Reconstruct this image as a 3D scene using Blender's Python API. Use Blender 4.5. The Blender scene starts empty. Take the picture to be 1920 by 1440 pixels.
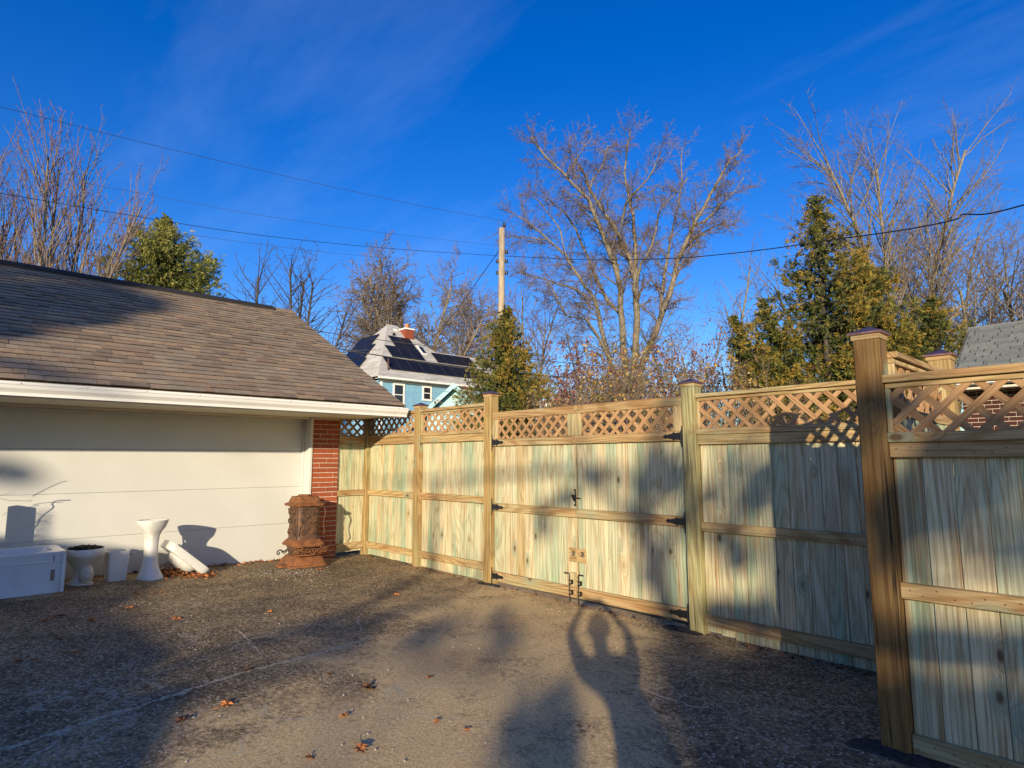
import bpy, math, random
from mathutils import Vector, Matrix
random.seed(11)
S = bpy.context.scene
COL = S.collection
rad = math.radians

# ------------------------------------------------------------------ camera
F_PX, PITCH, ROLL, YAW, EYE = 1150.0, rad(7.13), rad(-0.16), rad(43.35), 1.44
CAM = Vector((0, 0, EYE))
FW = Vector((-math.cos(YAW)*math.cos(PITCH), math.sin(YAW)*math.cos(PITCH), math.sin(PITCH)))
_r = Vector((math.sin(YAW), math.cos(YAW), 0)); _u = _r.cross(FW)
RT = _r*math.cos(ROLL)+_u*math.sin(ROLL); UP = -_r*math.sin(ROLL)+_u*math.cos(ROLL)
cam = bpy.data.cameras.new('camera'); cam.sensor_width = 36.0; cam.lens = 36.0*F_PX/1920.0
cam.clip_start = 0.05; cam.clip_end = 3000
co = bpy.data.objects.new('camera', cam); COL.objects.link(co)
co.matrix_world = Matrix(((RT.x, UP.x, -FW.x, 0), (RT.y, UP.y, -FW.y, 0), (RT.z, UP.z, -FW.z, EYE), (0, 0, 0, 1)))
S.camera = co

# ------------------------------------------------------------------ sky, sun, exposure
SUN_AZ, SUN_EL = rad(50.5), rad(12.2)           # light travels towards -X, +Y
LH = Vector((-math.cos(SUN_AZ), math.sin(SUN_AZ), 0)); LR = Vector((math.sin(SUN_AZ), math.cos(SUN_AZ), 0))
LDIR = Vector((LH.x*math.cos(SUN_EL), LH.y*math.cos(SUN_EL), -math.sin(SUN_EL)))
w = bpy.data.worlds.new('World'); S.world = w; w.use_nodes = True
nt = w.node_tree; nt.nodes.clear()
def wn(t, **k):
    n = nt.nodes.new(t)
    for a, b in k.items(): setattr(n, a, b)
    return n
sky = wn('ShaderNodeTexSky', sky_type='NISHITA', sun_disc=False, sun_elevation=SUN_EL,
         sun_rotation=math.atan2(-LH.x, -LH.y), altitude=0, air_density=1.0, dust_density=0.35, ozone_density=3.5)
hs = wn('ShaderNodeHueSaturation'); hs.inputs['Saturation'].default_value = 1.31; hs.inputs['Hue'].default_value = 0.522
bg = wn('ShaderNodeBackground'); bg.inputs['Strength'].default_value = 0.140
wo = wn('ShaderNodeOutputWorld')
tcw = wn('ShaderNodeTexCoord'); sp = wn('ShaderNodeSeparateXYZ'); nt.links.new(tcw.outputs['Generated'], sp.inputs[0])
zz = wn('ShaderNodeMath', operation='MAXIMUM'); zz.inputs[1].default_value = 0.06; nt.links.new(sp.outputs[2], zz.inputs[0])
dx = wn('ShaderNodeMath', operation='DIVIDE'); dy = wn('ShaderNodeMath', operation='DIVIDE')
for d_, i in ((dx, 0), (dy, 1)): nt.links.new(sp.outputs[i], d_.inputs[0]); nt.links.new(zz.outputs[0], d_.inputs[1])
cmb = wn('ShaderNodeCombineXYZ'); nt.links.new(dx.outputs[0], cmb.inputs[0]); nt.links.new(dy.outputs[0], cmb.inputs[1])
mp = wn('ShaderNodeMapping'); mp.inputs['Rotation'].default_value = (0, 0, rad(28)); mp.inputs['Scale'].default_value = (0.45, 1.5, 1)
nt.links.new(cmb.outputs[0], mp.inputs[0])
nz = wn('ShaderNodeTexNoise'); nz.inputs['Scale'].default_value = 1.0; nz.inputs['Detail'].default_value = 7; nz.inputs['Roughness'].default_value = 0.62
nz.inputs['Distortion'].default_value = 0.0
nt.links.new(mp.outputs[0], nz.inputs['Vector'])
mr = wn('ShaderNodeMapRange'); mr.inputs['From Min'].default_value = 0.50; mr.inputs['From Max'].default_value = 0.82
mr.inputs['To Max'].default_value = 0.075; nt.links.new(nz.outputs[0], mr.inputs[0])
mx = wn('ShaderNodeMix', data_type='RGBA'); mx.inputs[7].default_value = (5.2, 6.0, 7.2, 1)
nt.links.new(mr.outputs[0], mx.inputs[0]); nt.links.new(sky.outputs[0], hs.inputs['Color']); nt.links.new(hs.outputs[0], mx.inputs[6])
nt.links.new(mx.outputs[2], bg.inputs[0]); nt.links.new(bg.outputs[0], wo.inputs[0])
sun = bpy.data.lights.new('sun', 'SUN'); sun.energy = 4.6; sun.angle = rad(0.53); sun.color = (1.0, 0.85, 0.61)
so = bpy.data.objects.new('sun', sun); COL.objects.link(so)
so.rotation_euler = LDIR.to_track_quat('-Z', 'Y').to_euler(); so.location = (20, -24, 12)
S.view_settings.view_transform = 'Standard'; S.view_settings.look = 'None'; S.view_settings.gamma = 1
S.view_settings.exposure = 0.60
S.render.engine = 'CYCLES'
S.cycles.max_bounces = 6

# ------------------------------------------------------------------ small mesh kit
def at(px, py, D):
    d = FW+RT*((px-960)/F_PX)-UP*((py-720)/F_PX); return CAM+d*D
def onY(px, py, Y):
    d = FW+RT*((px-960)/F_PX)-UP*((py-720)/F_PX); return CAM+d*(Y/d.y)
def gz(x, y): return -0.163-0.0107*x-0.025*(y-5.25)
def onG(px, py):
    d = FW+RT*((px-960)/F_PX)-UP*((py-720)/F_PX)
    t = (gz(0, 0)-EYE)/(d.z+0.0107*d.x+0.025*d.y); return CAM+d*t
def sunpt(a, s, b): # lateral a, distance s along the light (negative = towards the sun), b = height of the ray at s=0
    p = LR*a+LH*s; return Vector((p.x, p.y, b-s*math.tan(SUN_EL)))

def box(x0, x1, y0, y1, z0, z1):
    V = [(x0,y0,z0),(x1,y0,z0),(x1,y1,z0),(x0,y1,z0),(x0,y0,z1),(x1,y0,z1),(x1,y1,z1),(x0,y1,z1)]
    return V, [(0,3,2,1),(4,5,6,7),(0,1,5,4),(1,2,6,5),(2,3,7,6),(3,0,4,7)]
def cbox(x0, x1, y0, y1, z0, z1, c=0.004):
    V = []; ids = {}
    for ix, x in ((-1, x0), (1, x1)):
        for iy, y in ((-1, y0), (1, y1)):
            for iz, z in ((-1, z0), (1, z1)):
                for ax in range(3):
                    p = [x, y, z]; s = (ix, iy, iz)
                    for k in range(3):
                        if k != ax: p[k] -= s[k]*c
                    ids[(ix, iy, iz, ax)] = len(V); V.append(tuple(p))
    F = []
    def q(a): F.append(tuple(a))
    for ax in range(3):
        o = [k for k in range(3) if k != ax]
        for s in (-1, 1):
            f = []
            for a, b in ((-1,-1),(1,-1),(1,1),(-1,1)):
                t = [0,0,0]; t[ax] = s; t[o[0]] = a; t[o[1]] = b; f.append(ids[(t[0],t[1],t[2],ax)])
            q(f)
    for ax in range(3):           # edges parallel to ax
        o = [k for k in range(3) if k != ax]
        for a in (-1, 1):
            for b in (-1, 1):
                t = [0,0,0]; t[o[0]] = a; t[o[1]] = b
                t1 = t[:]; t1[ax] = -1; t2 = t[:]; t2[ax] = 1
                q([ids[(*t1, o[0])], ids[(*t2, o[0])], ids[(*t2, o[1])], ids[(*t1, o[1])]])
    for ix in (-1, 1):
        for iy in (-1, 1):
            for iz in (-1, 1): q([ids[(ix,iy,iz,k)] for k in range(3)])
    return V, F
def merge(*L):
    V, F = [], []
    for v, f in L:
        n = len(V); V += list(v); F += [tuple(i+n for i in q) for q in f]
    return V, F
def xf(vf, M):
    return [tuple(M @ Vector(v)) for v in vf[0]], vf[1]
def loft(rings, cap0=True, cap1=True, closed=True):
    n = len(rings[0]); V = [tuple(p) for r_ in rings for p in r_]; F = []
    for i in range(len(rings)-1):
        for j in range(n if closed else n-1):
            k = (j+1) % n; F.append((i*n+j, i*n+k, (i+1)*n+k, (i+1)*n+j))
    if cap0: F.append(tuple(range(n-1, -1, -1)))
    if cap1: F.append(tuple((len(rings)-1)*n+j for j in range(n)))
    return V, F
def sup(cx, cy, z, hx, hy, n=24, e=2.0, tz=None):
    R_ = []
    for i in range(n):
        a = 2*math.pi*i/n; c, s = math.cos(a), math.sin(a)
        x = cx+hx*math.copysign(abs(c)**(2/e), c); y = cy+hy*math.copysign(abs(s)**(2/e), s)
        R_.append((x, y, z if tz is None else z+tz(x, y)))
    return R_
def tube(pts, rr, k=6, cap=True):
    V, F = [], []; n = len(pts)
    pts = [Vector(p) for p in pts]; prev = None
    for i, p in enumerate(pts):
        d = (pts[min(i+1, n-1)]-pts[max(i-1, 0)])
        if d.length < 1e-9: d = Vector((0, 0, 1))
        d.normalize()
        if prev is None:
            u = d.orthogonal().normalized()
        else:
            u = prev-d*prev.dot(d)
            u = u.normalized() if u.length > 1e-6 else d.orthogonal().normalized()
        prev = u; v = d.cross(u); r_ = rr[i] if isinstance(rr, (list, tuple)) else rr
        for j in range(k):
            a = 2*math.pi*j/k; V.append(tuple(p+u*(r_*math.cos(a))+v*(r_*math.sin(a))))
    for i in range(n-1):
        for j in range(k):
            l = (j+1) % k; F.append((i*k+j, i*k+l, (i+1)*k+l, (i+1)*k+j))
    if cap: F.append(tuple(range(k-1, -1, -1))); F.append(tuple((n-1)*k+j for j in range(k)))
    return V, F
def prism(poly, y0, y1):        # polygon in x,z extruded along y
    n = len(poly); V = [(x, y0, z) for x, z in poly]+[(x, y1, z) for x, z in poly]
    F = [tuple(range(n)), tuple(range(2*n-1, n-1, -1))]+[(i, i+n, (i+1) % n+n, (i+1) % n) for i in range(n)]
    return V, F
def mesh(name, vf, mat, smooth=False, mi=None):
    m = bpy.data.meshes.new(name); m.from_pydata([tuple(v) for v in vf[0]], [], [tuple(f) for f in vf[1]])
    for q in (mat if isinstance(mat, (list, tuple)) else [mat]): m.materials.append(q)
    if mi is not None: m.polygons.foreach_set('material_index', mi)
    if smooth: m.polygons.foreach_set('use_smooth', [True]*len(m.polygons))
    m.update(); return m
def fixn(m):
    import bmesh
    b = bmesh.new(); b.from_mesh(m); bmesh.ops.recalc_face_normals(b, faces=b.faces); b.to_mesh(m); b.free(); return m
def ob(name, vf, mat, parent=None, loc=(0, 0, 0), rot=(0, 0, 0), smooth=False, mi=None, label=None):
    m = vf if isinstance(vf, bpy.types.Mesh) else fixn(mesh(name, vf, mat, smooth, mi))
    o = bpy.data.objects.new(name, m); COL.objects.link(o); o.parent = parent; o.location = loc; o.rotation_euler = rot
    if label: o['label'] = label
    return o
def smooth_by_angle(o, deg=40):
    m = o.data
    try: m.set_sharp_from_angle(angle=rad(deg))
    except Exception: pass
    return o
def thing(name, label, cat, loc=(0, 0, 0), rotz=0, group=None):
    o = bpy.data.objects.new(name, None); COL.objects.link(o); o.location = loc; o.rotation_euler = (0, 0, rotz); o.empty_display_size = 0.1
    return tag(o, label, cat, group)
def tag(o, label, cat, group=None):
    o['label'] = label; o['category'] = cat
    if group: o['group'] = group
    return o
def struct(o): o['kind'] = 'structure'; return o
def stuff(o): o['kind'] = 'stuff'; return o

# ------------------------------------------------------------------ materials
class NT:
    def __init__(s, name):
        s.m = bpy.data.materials.new(name); s.m.use_nodes = True; s.t = s.m.node_tree; s.n = s.t.nodes; s.b = s.n['Principled BSDF']
        s.out = s.n['Material Output']
    def a(s, t, **k):
        n = s.n.new(t)
        for q, v in k.items(): setattr(n, q, v)
        return n
    def l(s, a, b): s.t.links.new(a, b)
    def val(s, x, inp):
        if isinstance(x, (int, float)): inp.default_value = x
        else: s.l(x, inp)
    def math(s, op, a, b=0.0, c=None, clamp=False):
        n = s.a('ShaderNodeMath', operation=op, use_clamp=clamp); s.val(a, n.inputs[0]); s.val(b, n.inputs[1])
        if c is not None: s.val(c, n.inputs[2])
        return n.outputs[0]
    def noise(s, vec, scale, detail=3, rough=0.55, dist=0.0):
        n = s.a('ShaderNodeTexNoise'); n.inputs['Scale'].default_value = scale; n.inputs['Detail'].default_value = detail
        n.inputs['Roughness'].default_value = rough; n.inputs['Distortion'].default_value = dist
        if vec is not None: s.l(vec, n.inputs['Vector'])
        return n.outputs[0]
    def vor(s, vec, scale, feature='F1', out='Distance', rnd=1.0):
        n = s.a('ShaderNodeTexVoronoi', feature=feature); n.inputs['Scale'].default_value = scale; n.inputs['Randomness'].default_value = rnd
        if vec is not None: s.l(vec, n.inputs['Vector'])
        return n.outputs[out]
    def rng(s, x, a, b, c=0.0, d=1.0, sm=True):
        n = s.a('ShaderNodeMapRange', interpolation_type='SMOOTHSTEP' if sm else 'LINEAR'); s.l(x, n.inputs[0])
        for i, v in enumerate((a, b, c, d)): n.inputs[i+1].default_value = v
        return n.outputs[0]
    def mix(s, f, a, b, mode='MIX'):
        n = s.a('ShaderNodeMix', data_type='RGBA', blend_type=mode); s.val(f, n.inputs[0])
        for v, i in ((a, 6), (b, 7)):
            if isinstance(v, tuple): n.inputs[i].default_value = (*v, 1) if len(v) == 3 else v
            else: s.l(v, n.inputs[i])
        return n.outputs[2]
    def bump(s, h, strength=0.3, dist=0.01):
        n = s.a('ShaderNodeBump'); n.inputs['Strength'].default_value = strength; n.inputs['Distance'].default_value = dist
        s.l(h, n.inputs['Height']); s.l(n.outputs[0], s.b.inputs['Normal'])
    def col(s, c):
        if isinstance(c, tuple): s.b.inputs['Base Color'].default_value = (*c, 1)
        else: s.l(c, s.b.inputs['Base Color'])
    def fin(s, rough=0.6, metal=0.0, spec=0.5):
        s.val(rough, s.b.inputs['Roughness']); s.b.inputs['Metallic'].default_value = metal
        s.b.inputs['Specular IOR Level'].default_value = spec; return s.m
    def comb(s, x, y, z=0.0):
        n = s.a('ShaderNodeCombineXYZ'); s.val(x, n.inputs[0]); s.val(y, n.inputs[1]); s.val(z, n.inputs[2]); return n.outputs[0]
    def xyz(s, v):
        n = s.a('ShaderNodeSeparateXYZ'); s.l(v, n.inputs[0]); return n.outputs
    def obj(s): return s.a('ShaderNodeTexCoord').outputs['Object']
    def pos(s): return s.a('ShaderNodeNewGeometry').outputs['Position']
    def rnd(s): return s.a('ShaderNodeObjectInfo').outputs['Random']

def mat_plain(name, c, rough=0.6, metal=0.0, var=0.12, scale=8.0, bump=0.0, spec=0.5):
    t = NT(name); p = t.pos(); n = t.noise(p, scale, 5)
    t.col(t.mix(t.rng(n, 0.3, 0.7), tuple(v*(1-var) for v in c), tuple(min(1, v*(1+var)) for v in c)))
    if bump: t.bump(n, bump, 0.01)
    return t.fin(rough, metal, spec)
def wood(name, ax, pal, tints, ring=0.35, knots=0.5, bl=1.0, ringf=46, crack=0.0, rough=0.75, seamc=(0.36, 0.19, 0.08)):
    """pal: two base tones; tints: two blotch tones (streaks along the grain)"""
    t = NT(name); o = t.xyz(t.obj()); r_ = t.rnd(); off = t.math('MULTIPLY', r_, 91.7)
    al = o[ax]; a1 = o[(ax+1) % 3]; a2 = o[(ax+2) % 3]
    ac = t.math('ADD', a1, t.math('MULTIPLY', a2, 0.83))
    ac2 = t.math('ADD', ac, off)
    def v(sa, sl, z=0.0): return t.comb(t.math('MULTIPLY', ac2, sa), t.math('MULTIPLY', t.math('ADD', al, off), sl), t.math('MULTIPLY', off, 1.3))
    kn = t.vor(v(6.0, 2.9), 1.0)                       # knots
    kid = t.vor(v(6.0, 2.9), 1.0, out='Color')
    kx = t.xyz(kid)[0]
    kr = t.math('LESS_THAN', kx, knots)
    kd = t.math('MULTIPLY', t.rng(kn, 0.06, 0.14, 1.0, 0.0), kr)
    halo = t.math('MULTIPLY', t.rng(kn, 0.08, 0.36, 1.0, 0.0), kr)
    f1 = t.noise(v(3.3, 0.34), 1.0, 1.5, 0.4, 0.25)
    f1 = t.math('ADD', f1, t.math('MULTIPLY', halo, 0.10))
    rg = t.math('SINE', t.math('MULTIPLY', f1, ringf*2.6))
    rg = t.rng(rg, -0.2, 1.0)
    fine = t.noise(v(88, 1.5), 1.0, 4, 0.7)
    blo = t.noise(v(4.5, 0.55), 1.0, 3, 0.55)
    blo2 = t.noise(v(7.0, 0.9), 1.3, 3, 0.6)
    base = t.mix(r_, pal[0], pal[1])
    c = t.mix(t.math('MULTIPLY', t.rng(blo, 0.46, 0.68), 0.75*bl), base, tints[0])
    c = t.mix(t.math('MULTIPLY', t.rng(blo2, 0.52, 0.72), 0.75*bl), c, tints[1])
    seam = t.rng(t.noise(v(17, 0.16), 1.0, 2, 0.5), 0.66, 0.74)
    c = t.mix(t.math('MULTIPLY', seam, 0.7*bl), c, seamc)
    c = t.mix(t.math('MULTIPLY', rg, ring), c, t.mix(1.0, c, (0.62, 0.50, 0.36), 'MULTIPLY'))
    c = t.mix(t.math('MULTIPLY', t.rng(fine, 0.44, 0.62), 0.75), c, t.mix(1.0, c, (0.55, 0.48, 0.40), 'MULTIPLY'))
    gh = t.math('MULTIPLY', t.rng(kn, 0.10, 0.46, 1.0, 0.0), t.math('LESS_THAN', kx, knots*0.42))
    c = t.mix(t.math('MULTIPLY', gh, 0.55*bl), c, (0.20, 0.36, 0.27))
    c = t.mix(t.math('MULTIPLY', halo, 0.34), c, (0.30, 0.17, 0.06))
    c = t.mix(t.math('MULTIPLY', kd, 0.85), c, (0.10, 0.045, 0.018))
    h = t.math('ADD', t.math('MULTIPLY', rg, 0.5), t.math('MULTIPLY', fine, 0.7))
    if crack:
        ck = t.noise(v(16, 0.22), 1.0, 2, 0.5); ck = t.math('ABSOLUTE', t.math('SUBTRACT', ck, 0.5))
        ckm = t.rng(ck, 0.0, 0.012, 1.0, 0.0); msk = t.rng(t.noise(v(5, 0.7), 2.0, 2), 0.50, 0.58)
        ckm = t.math('MULTIPLY', ckm, msk)
        c = t.mix(t.math('MULTIPLY', ckm, crack), c, (0.02, 0.012, 0.006)); h = t.math('SUBTRACT', h, t.math('MULTIPLY', ckm, 2.5))
    t.col(c); t.bump(h, 0.35, 0.0035)
    return t.fin(rough, 0, 0.3)
M = {}
M['board'] = wood('treated_pine_board', 2, ((0.65, 0.56, 0.35), (0.51, 0.52, 0.345)), ((0.27, 0.41, 0.28), (0.50, 0.33, 0.16)), ring=0.42, knots=0.55)
M['rail'] = wood('pine_rail', 0, ((0.52, 0.37, 0.17), (0.39, 0.26, 0.125)), ((0.42, 0.38, 0.21), (0.42, 0.24, 0.11)), ring=0.62, knots=0.30)
M['stile'] = wood('pine_stile', 2, ((0.55, 0.42, 0.22), (0.50, 0.40, 0.22)), ((0.42, 0.40, 0.22), (0.48, 0.30, 0.13)), ring=0.45, knots=0.25)
M['post'] = wood('pine_post', 2, ((0.42, 0.29, 0.115), (0.37, 0.26, 0.11)), ((0.38, 0.36, 0.18), (0.42, 0.24, 0.09)), ring=0.5, knots=0.22, crack=0.6)
M['greenpost'] = wood('green_tinted_post', 2, ((0.37, 0.34, 0.17), (0.37, 0.34, 0.17)), ((0.27, 0.31, 0.18), (0.36, 0.25, 0.10)), ring=0.5, knots=0.22, crack=0.5)
M['bigpost'] = wood('weathered_post', 2, ((0.235, 0.135, 0.045), (0.235, 0.135, 0.045)), ((0.18, 0.115, 0.045), (0.22, 0.12, 0.035)), ring=0.6, knots=0.2, crack=1.0)
M['lattice'] = wood('cedar_lattice', 0, ((0.48, 0.29, 0.14), (0.38, 0.225, 0.105)), ((0.50, 0.30, 0.15), (0.40, 0.22, 0.10)), ring=0.3, knots=0.08)
M['cap'] = mat_plain('copper_cap', (0.60, 0.27, 0.19), 0.42, 1.0, 0.25, 30)
M['iron'] = mat_plain('black_iron', (0.012, 0.012, 0.014), 0.42, 0.0, 0.3, 60, 0.15)
M['white'] = mat_plain('white_paint', (0.56, 0.555, 0.515), 0.42, 0, 0.03, 2.0)
M['gutter'] = mat_plain('white_gutter', (0.70, 0.68, 0.63), 0.35, 0, 0.03, 3.0)
M['soffit'] = mat_plain('soffit_paint', (0.62, 0.55, 0.42), 0.6, 0, 0.05, 3.0)
M['dark'] = mat_plain('dark_gap', (0.015, 0.013, 0.012), 0.9)
M['mortar'] = mat_plain('mortar', (0.55, 0.47, 0.36), 0.9, 0, 0.15, 60, 0.4)
def mat_brick(name, c1, c2):
    t = NT(name); p = t.pos(); n = t.noise(p, 45, 5, 0.65); n2 = t.noise(p, 260, 3)
    c = t.mix(t.rnd(), c1, c2); c = t.mix(t.math('MULTIPLY', t.rng(n, 0.4, 0.75), 0.5), c, t.mix(1.0, c, (0.55, 0.5, 0.5), 'MULTIPLY'))
    t.col(c); t.bump(t.math('ADD', n, n2), 0.4, 0.004); return t.fin(0.85, 0, 0.25)
M['brick'] = mat_brick('red_brick', (0.34, 0.085, 0.035), (0.24, 0.06, 0.03))
M['brick2'] = mat_brick('shaded_red_brick', (0.085, 0.024, 0.017), (0.05, 0.018, 0.014))  # darkened red brick, shade of the right house put into the colour
SHC = [(0.288, 0.205, 0.13), (0.228, 0.165, 0.107), (0.341, 0.234, 0.14), (0.268, 0.208, 0.144), (0.308, 0.238, 0.16), (0.209, 0.152, 0.104), (0.367, 0.258, 0.154), (0.261, 0.175, 0.111)]
def mat_shingle(i, c):
    t = NT('asphalt_shingle'); p = t.pos(); n = t.noise(p, 220, 3, 0.7); n2 = t.noise(p, 7, 3)
    cc = t.mix(t.rng(n, 0.3, 0.7), tuple(v*0.62 for v in c), tuple(v*1.35 for v in c))
    cc = t.mix(t.math('MULTIPLY', t.rng(n2, 0.4, 0.7), 0.25), cc, (0.10, 0.08, 0.065))
    t.col(cc); t.bump(n, 0.6, 0.004); return t.fin(0.92, 0, 0.2)
M['sh'] = [mat_shingle(i, c) for i, c in enumerate(SHC)]
M['shbutt'] = mat_plain('shingle_butt', (0.035, 0.027, 0.02), .95, 0, .3, 60)
def mat_porcelain(name, c, dirt=0.25):
    t = NT(name); p = t.pos(); n = t.noise(p, 5, 5, 0.65)
    t.col(t.mix(t.math('MULTIPLY', t.rng(n, 0.46, 0.70), dirt*1.5), c, (0.36, 0.31, 0.22))); return t.fin(0.16, 0, 0.5)
M['porc'] = mat_porcelain('white_porcelain', (0.66, 0.65, 0.60))
M['tub'] = mat_porcelain('white_enamel', (0.62, 0.65, 0.67), 0.12)
M['stain'] = mat_porcelain('stained_porcelain', (0.60, 0.52, 0.42), 0.8)
def mat_rust():
    t = NT('rusted_cast_iron'); p = t.pos(); n = t.noise(p, 12, 6, 0.65); n2 = t.noise(p, 90, 4, 0.7)
    c = t.mix(t.rng(n, 0.35, 0.65), (0.11, 0.045, 0.022), (0.235, 0.09, 0.032)); c = t.mix(t.math('MULTIPLY', t.rng(n2, 0.45, 0.7), 0.5), c, (0.33, 0.15, 0.055))
    t.col(c); t.bump(t.math('ADD', n, n2), 0.55, 0.006); return t.fin(0.85, 0, 0.3)
M['rust'] = mat_rust()
def mat_iron2():
    t = NT('browned_iron'); p = t.pos(); n = t.noise(p, 14, 6, 0.65)
    c = t.mix(t.rng(n, 0.35, 0.7), (0.075, 0.048, 0.034), (0.16, 0.075, 0.035)); t.col(c); t.bump(n, 0.4, 0.005); return t.fin(0.6, 0.25, 0.4)
M['iron2'] = mat_iron2()
def mat_ground():
    t = NT('sandy_asphalt'); p = t.pos(); q = t.xyz(p)
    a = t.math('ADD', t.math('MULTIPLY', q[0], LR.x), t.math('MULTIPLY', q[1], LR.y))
    bias = t.math('ADD', t.rng(a, -3.4, -0.9, -0.30, 0.16), t.rng(a, 0.1, 0.9, 0.0, -0.34))  # sand thins at both sides; shade on the right partly put into the colour
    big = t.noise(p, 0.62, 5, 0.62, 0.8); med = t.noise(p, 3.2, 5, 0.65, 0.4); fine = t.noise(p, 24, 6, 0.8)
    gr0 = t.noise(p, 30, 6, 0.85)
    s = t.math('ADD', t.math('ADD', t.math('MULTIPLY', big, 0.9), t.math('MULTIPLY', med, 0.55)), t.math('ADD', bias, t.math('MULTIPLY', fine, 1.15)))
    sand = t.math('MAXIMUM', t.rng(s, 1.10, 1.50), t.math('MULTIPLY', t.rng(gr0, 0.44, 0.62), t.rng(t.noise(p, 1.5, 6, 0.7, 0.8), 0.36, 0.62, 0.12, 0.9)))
    agg = t.vor(p, 62, out='Color'); ag = t.xyz(agg)[0]; agd = t.vor(p, 62)
    agd2 = t.vor(p, 34); agc2 = t.xyz(t.vor(p, 34, out='Color'))[1]
    asp = t.mix(t.math('POWER', ag, 1.6), (0.06, 0.043, 0.027), (0.25, 0.185, 0.11))
    asp = t.mix(t.math('MULTIPLY', t.math('GREATER_THAN', ag, 0.84), t.rng(agd, 0.25, 0.5, 1, 0)), asp, (0.60, 0.53, 0.42))
    asp = t.mix(t.math('MULTIPLY', t.math('GREATER_THAN', agc2, 0.93), t.rng(agd2, 0.2, 0.32, 1, 0)), asp, (0.62, 0.55, 0.44))
    red = t.rng(t.noise(p, 1.1, 3, 0.6), 0.45, 0.7)
    gr_ = t.noise(p, 75, 5, 0.85)
    sc = t.mix(t.rng(gr_, 0.26, 0.74), (0.32, 0.20, 0.085), (0.98, 0.74, 0.39))
    sc = t.mix(t.math('MULTIPLY', red, 0.40), sc, (0.50, 0.285, 0.13))
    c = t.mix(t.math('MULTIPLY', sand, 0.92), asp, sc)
    # hairline cracks filled with pale grit
    wp = t.a('ShaderNodeVectorMath', operation='ADD'); t.l(p, wp.inputs[0])
    nv = t.a('ShaderNodeTexNoise'); nv.inputs['Scale'].default_value = 2.2; nv.inputs['Detail'].default_value = 5; t.l(p, nv.inputs['Vector'])
    sc_ = t.a('ShaderNodeVectorMath', operation='SCALE'); t.l(nv.outputs['Color'], sc_.inputs[0]); sc_.inputs['Scale'].default_value = 0.55; t.l(sc_.outputs[0], wp.inputs[1])
    cr = t.vor(wp.outputs[0], 0.62, feature='DISTANCE_TO_EDGE'); crm = t.math('MULTIPLY', t.rng(cr, 0.0, 0.007, 1, 0), t.rng(t.noise(p, 0.9, 2), 0.42, 0.56))
    c = t.mix(t.math('MULTIPLY', crm, t.rng(fine, 0.3, 0.6, 0.25, 0.85)), c, (0.46, 0.40, 0.29))
    # chalky scuffs
    sf = t.math('MULTIPLY', t.rng(t.noise(p, 1.6, 6, 0.72, 1.0), 0.60, 0.72), t.rng(fine, 0.42, 0.60))
    c = t.mix(t.math('MULTIPLY', sf, 0.75), c, (0.60, 0.52, 0.39))
    t.col(c)
    h = t.math('ADD', t.math('MULTIPLY', ag, 0.5), t.math('ADD', t.math('MULTIPLY', fine, 0.9), t.math('MULTIPLY', t.noise(p, 170, 3, 0.7), 0.5)))
    t.bump(h, 0.55, 0.012); return t.fin(0.92, 0, 0.2)
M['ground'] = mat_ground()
def mat_grit():
    t = NT('pale_grit'); p = t.pos(); n = t.noise(p, 60, 4, 0.75); t.col(t.mix(t.rng(n, 0.35, 0.65), (0.28, 0.22, 0.145), (0.66, 0.55, 0.38))); t.bump(n, 0.5, 0.01); return t.fin(0.95, 0, 0.15)
M['grit'] = mat_grit()
M['patch'] = mat_plain('fresh_asphalt', (0.022, 0.021, 0.022), 0.7, 0, 0.6, 90, 0.9)
def mat_leafground():
    t = NT('winter_lawn'); p = t.pos(); n = t.noise(p, 1.5, 6, 0.7); n2 = t.noise(p, 14, 4, 0.7)
    c = t.mix(t.rng(n, 0.4, 0.6), (0.13, 0.12, 0.05), (0.22, 0.15, 0.07)); t.col(t.mix(t.math('MULTIPLY', n2, 0.5), c, (0.10, 0.07, 0.035))); t.bump(n2, 0.6, 0.05); return t.fin(0.95, 0, 0.1)
M['lawn'] = mat_leafground()
def mat_bark(name, c1, c2, sc=14.0):
    t = NT(name); p = t.pos(); q = t.xyz(p); v = t.comb(t.math('MULTIPLY', q[0], 1.0), q[1], t.math('MULTIPLY', q[2], 0.25)); n = t.noise(v, sc, 4, 0.65)
    t.col(t.mix(t.rng(n, 0.35, 0.65), c1, c2)); t.bump(n, 0.5, 0.03); return t.fin(0.9, 0, 0.2)
M['bark'] = mat_bark('grey_bark', (0.12, 0.10, 0.075), (0.25, 0.215, 0.16))
M['twig'] = mat_bark('brown_twig', (0.11, 0.083, 0.063), (0.19, 0.145, 0.11))
M['redtwig'] = mat_bark('reddish_twig', (0.145, 0.085, 0.065), (0.22, 0.135, 0.10))
M['darkbark'] = mat_bark('dark_bark', (0.045, 0.038, 0.035), (0.09, 0.075, 0.062))
def mat_leaf(name, c, var=0.35, trans=0.25, rough=0.6):
    t = NT(name); p = t.pos(); n = t.noise(p, 9, 3, 0.7)
    t.col(t.mix(t.rng(n, 0.3, 0.7), tuple(v*(1-var) for v in c), tuple(v*(1+var) for v in c)))
    m = t.fin(rough, 0, 0.2)
    tr = t.a('ShaderNodeBsdfTranslucent'); tr.inputs[0].default_value = (*[v*1.2 for v in c], 1); ms = t.a('ShaderNodeMixShader'); ms.inputs[0].default_value = trans
    t.l(t.b.outputs[0], ms.inputs[1]); t.l(tr.outputs[0], ms.inputs[2]); t.l(ms.outputs[0], t.out.inputs[0]); return m
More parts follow.
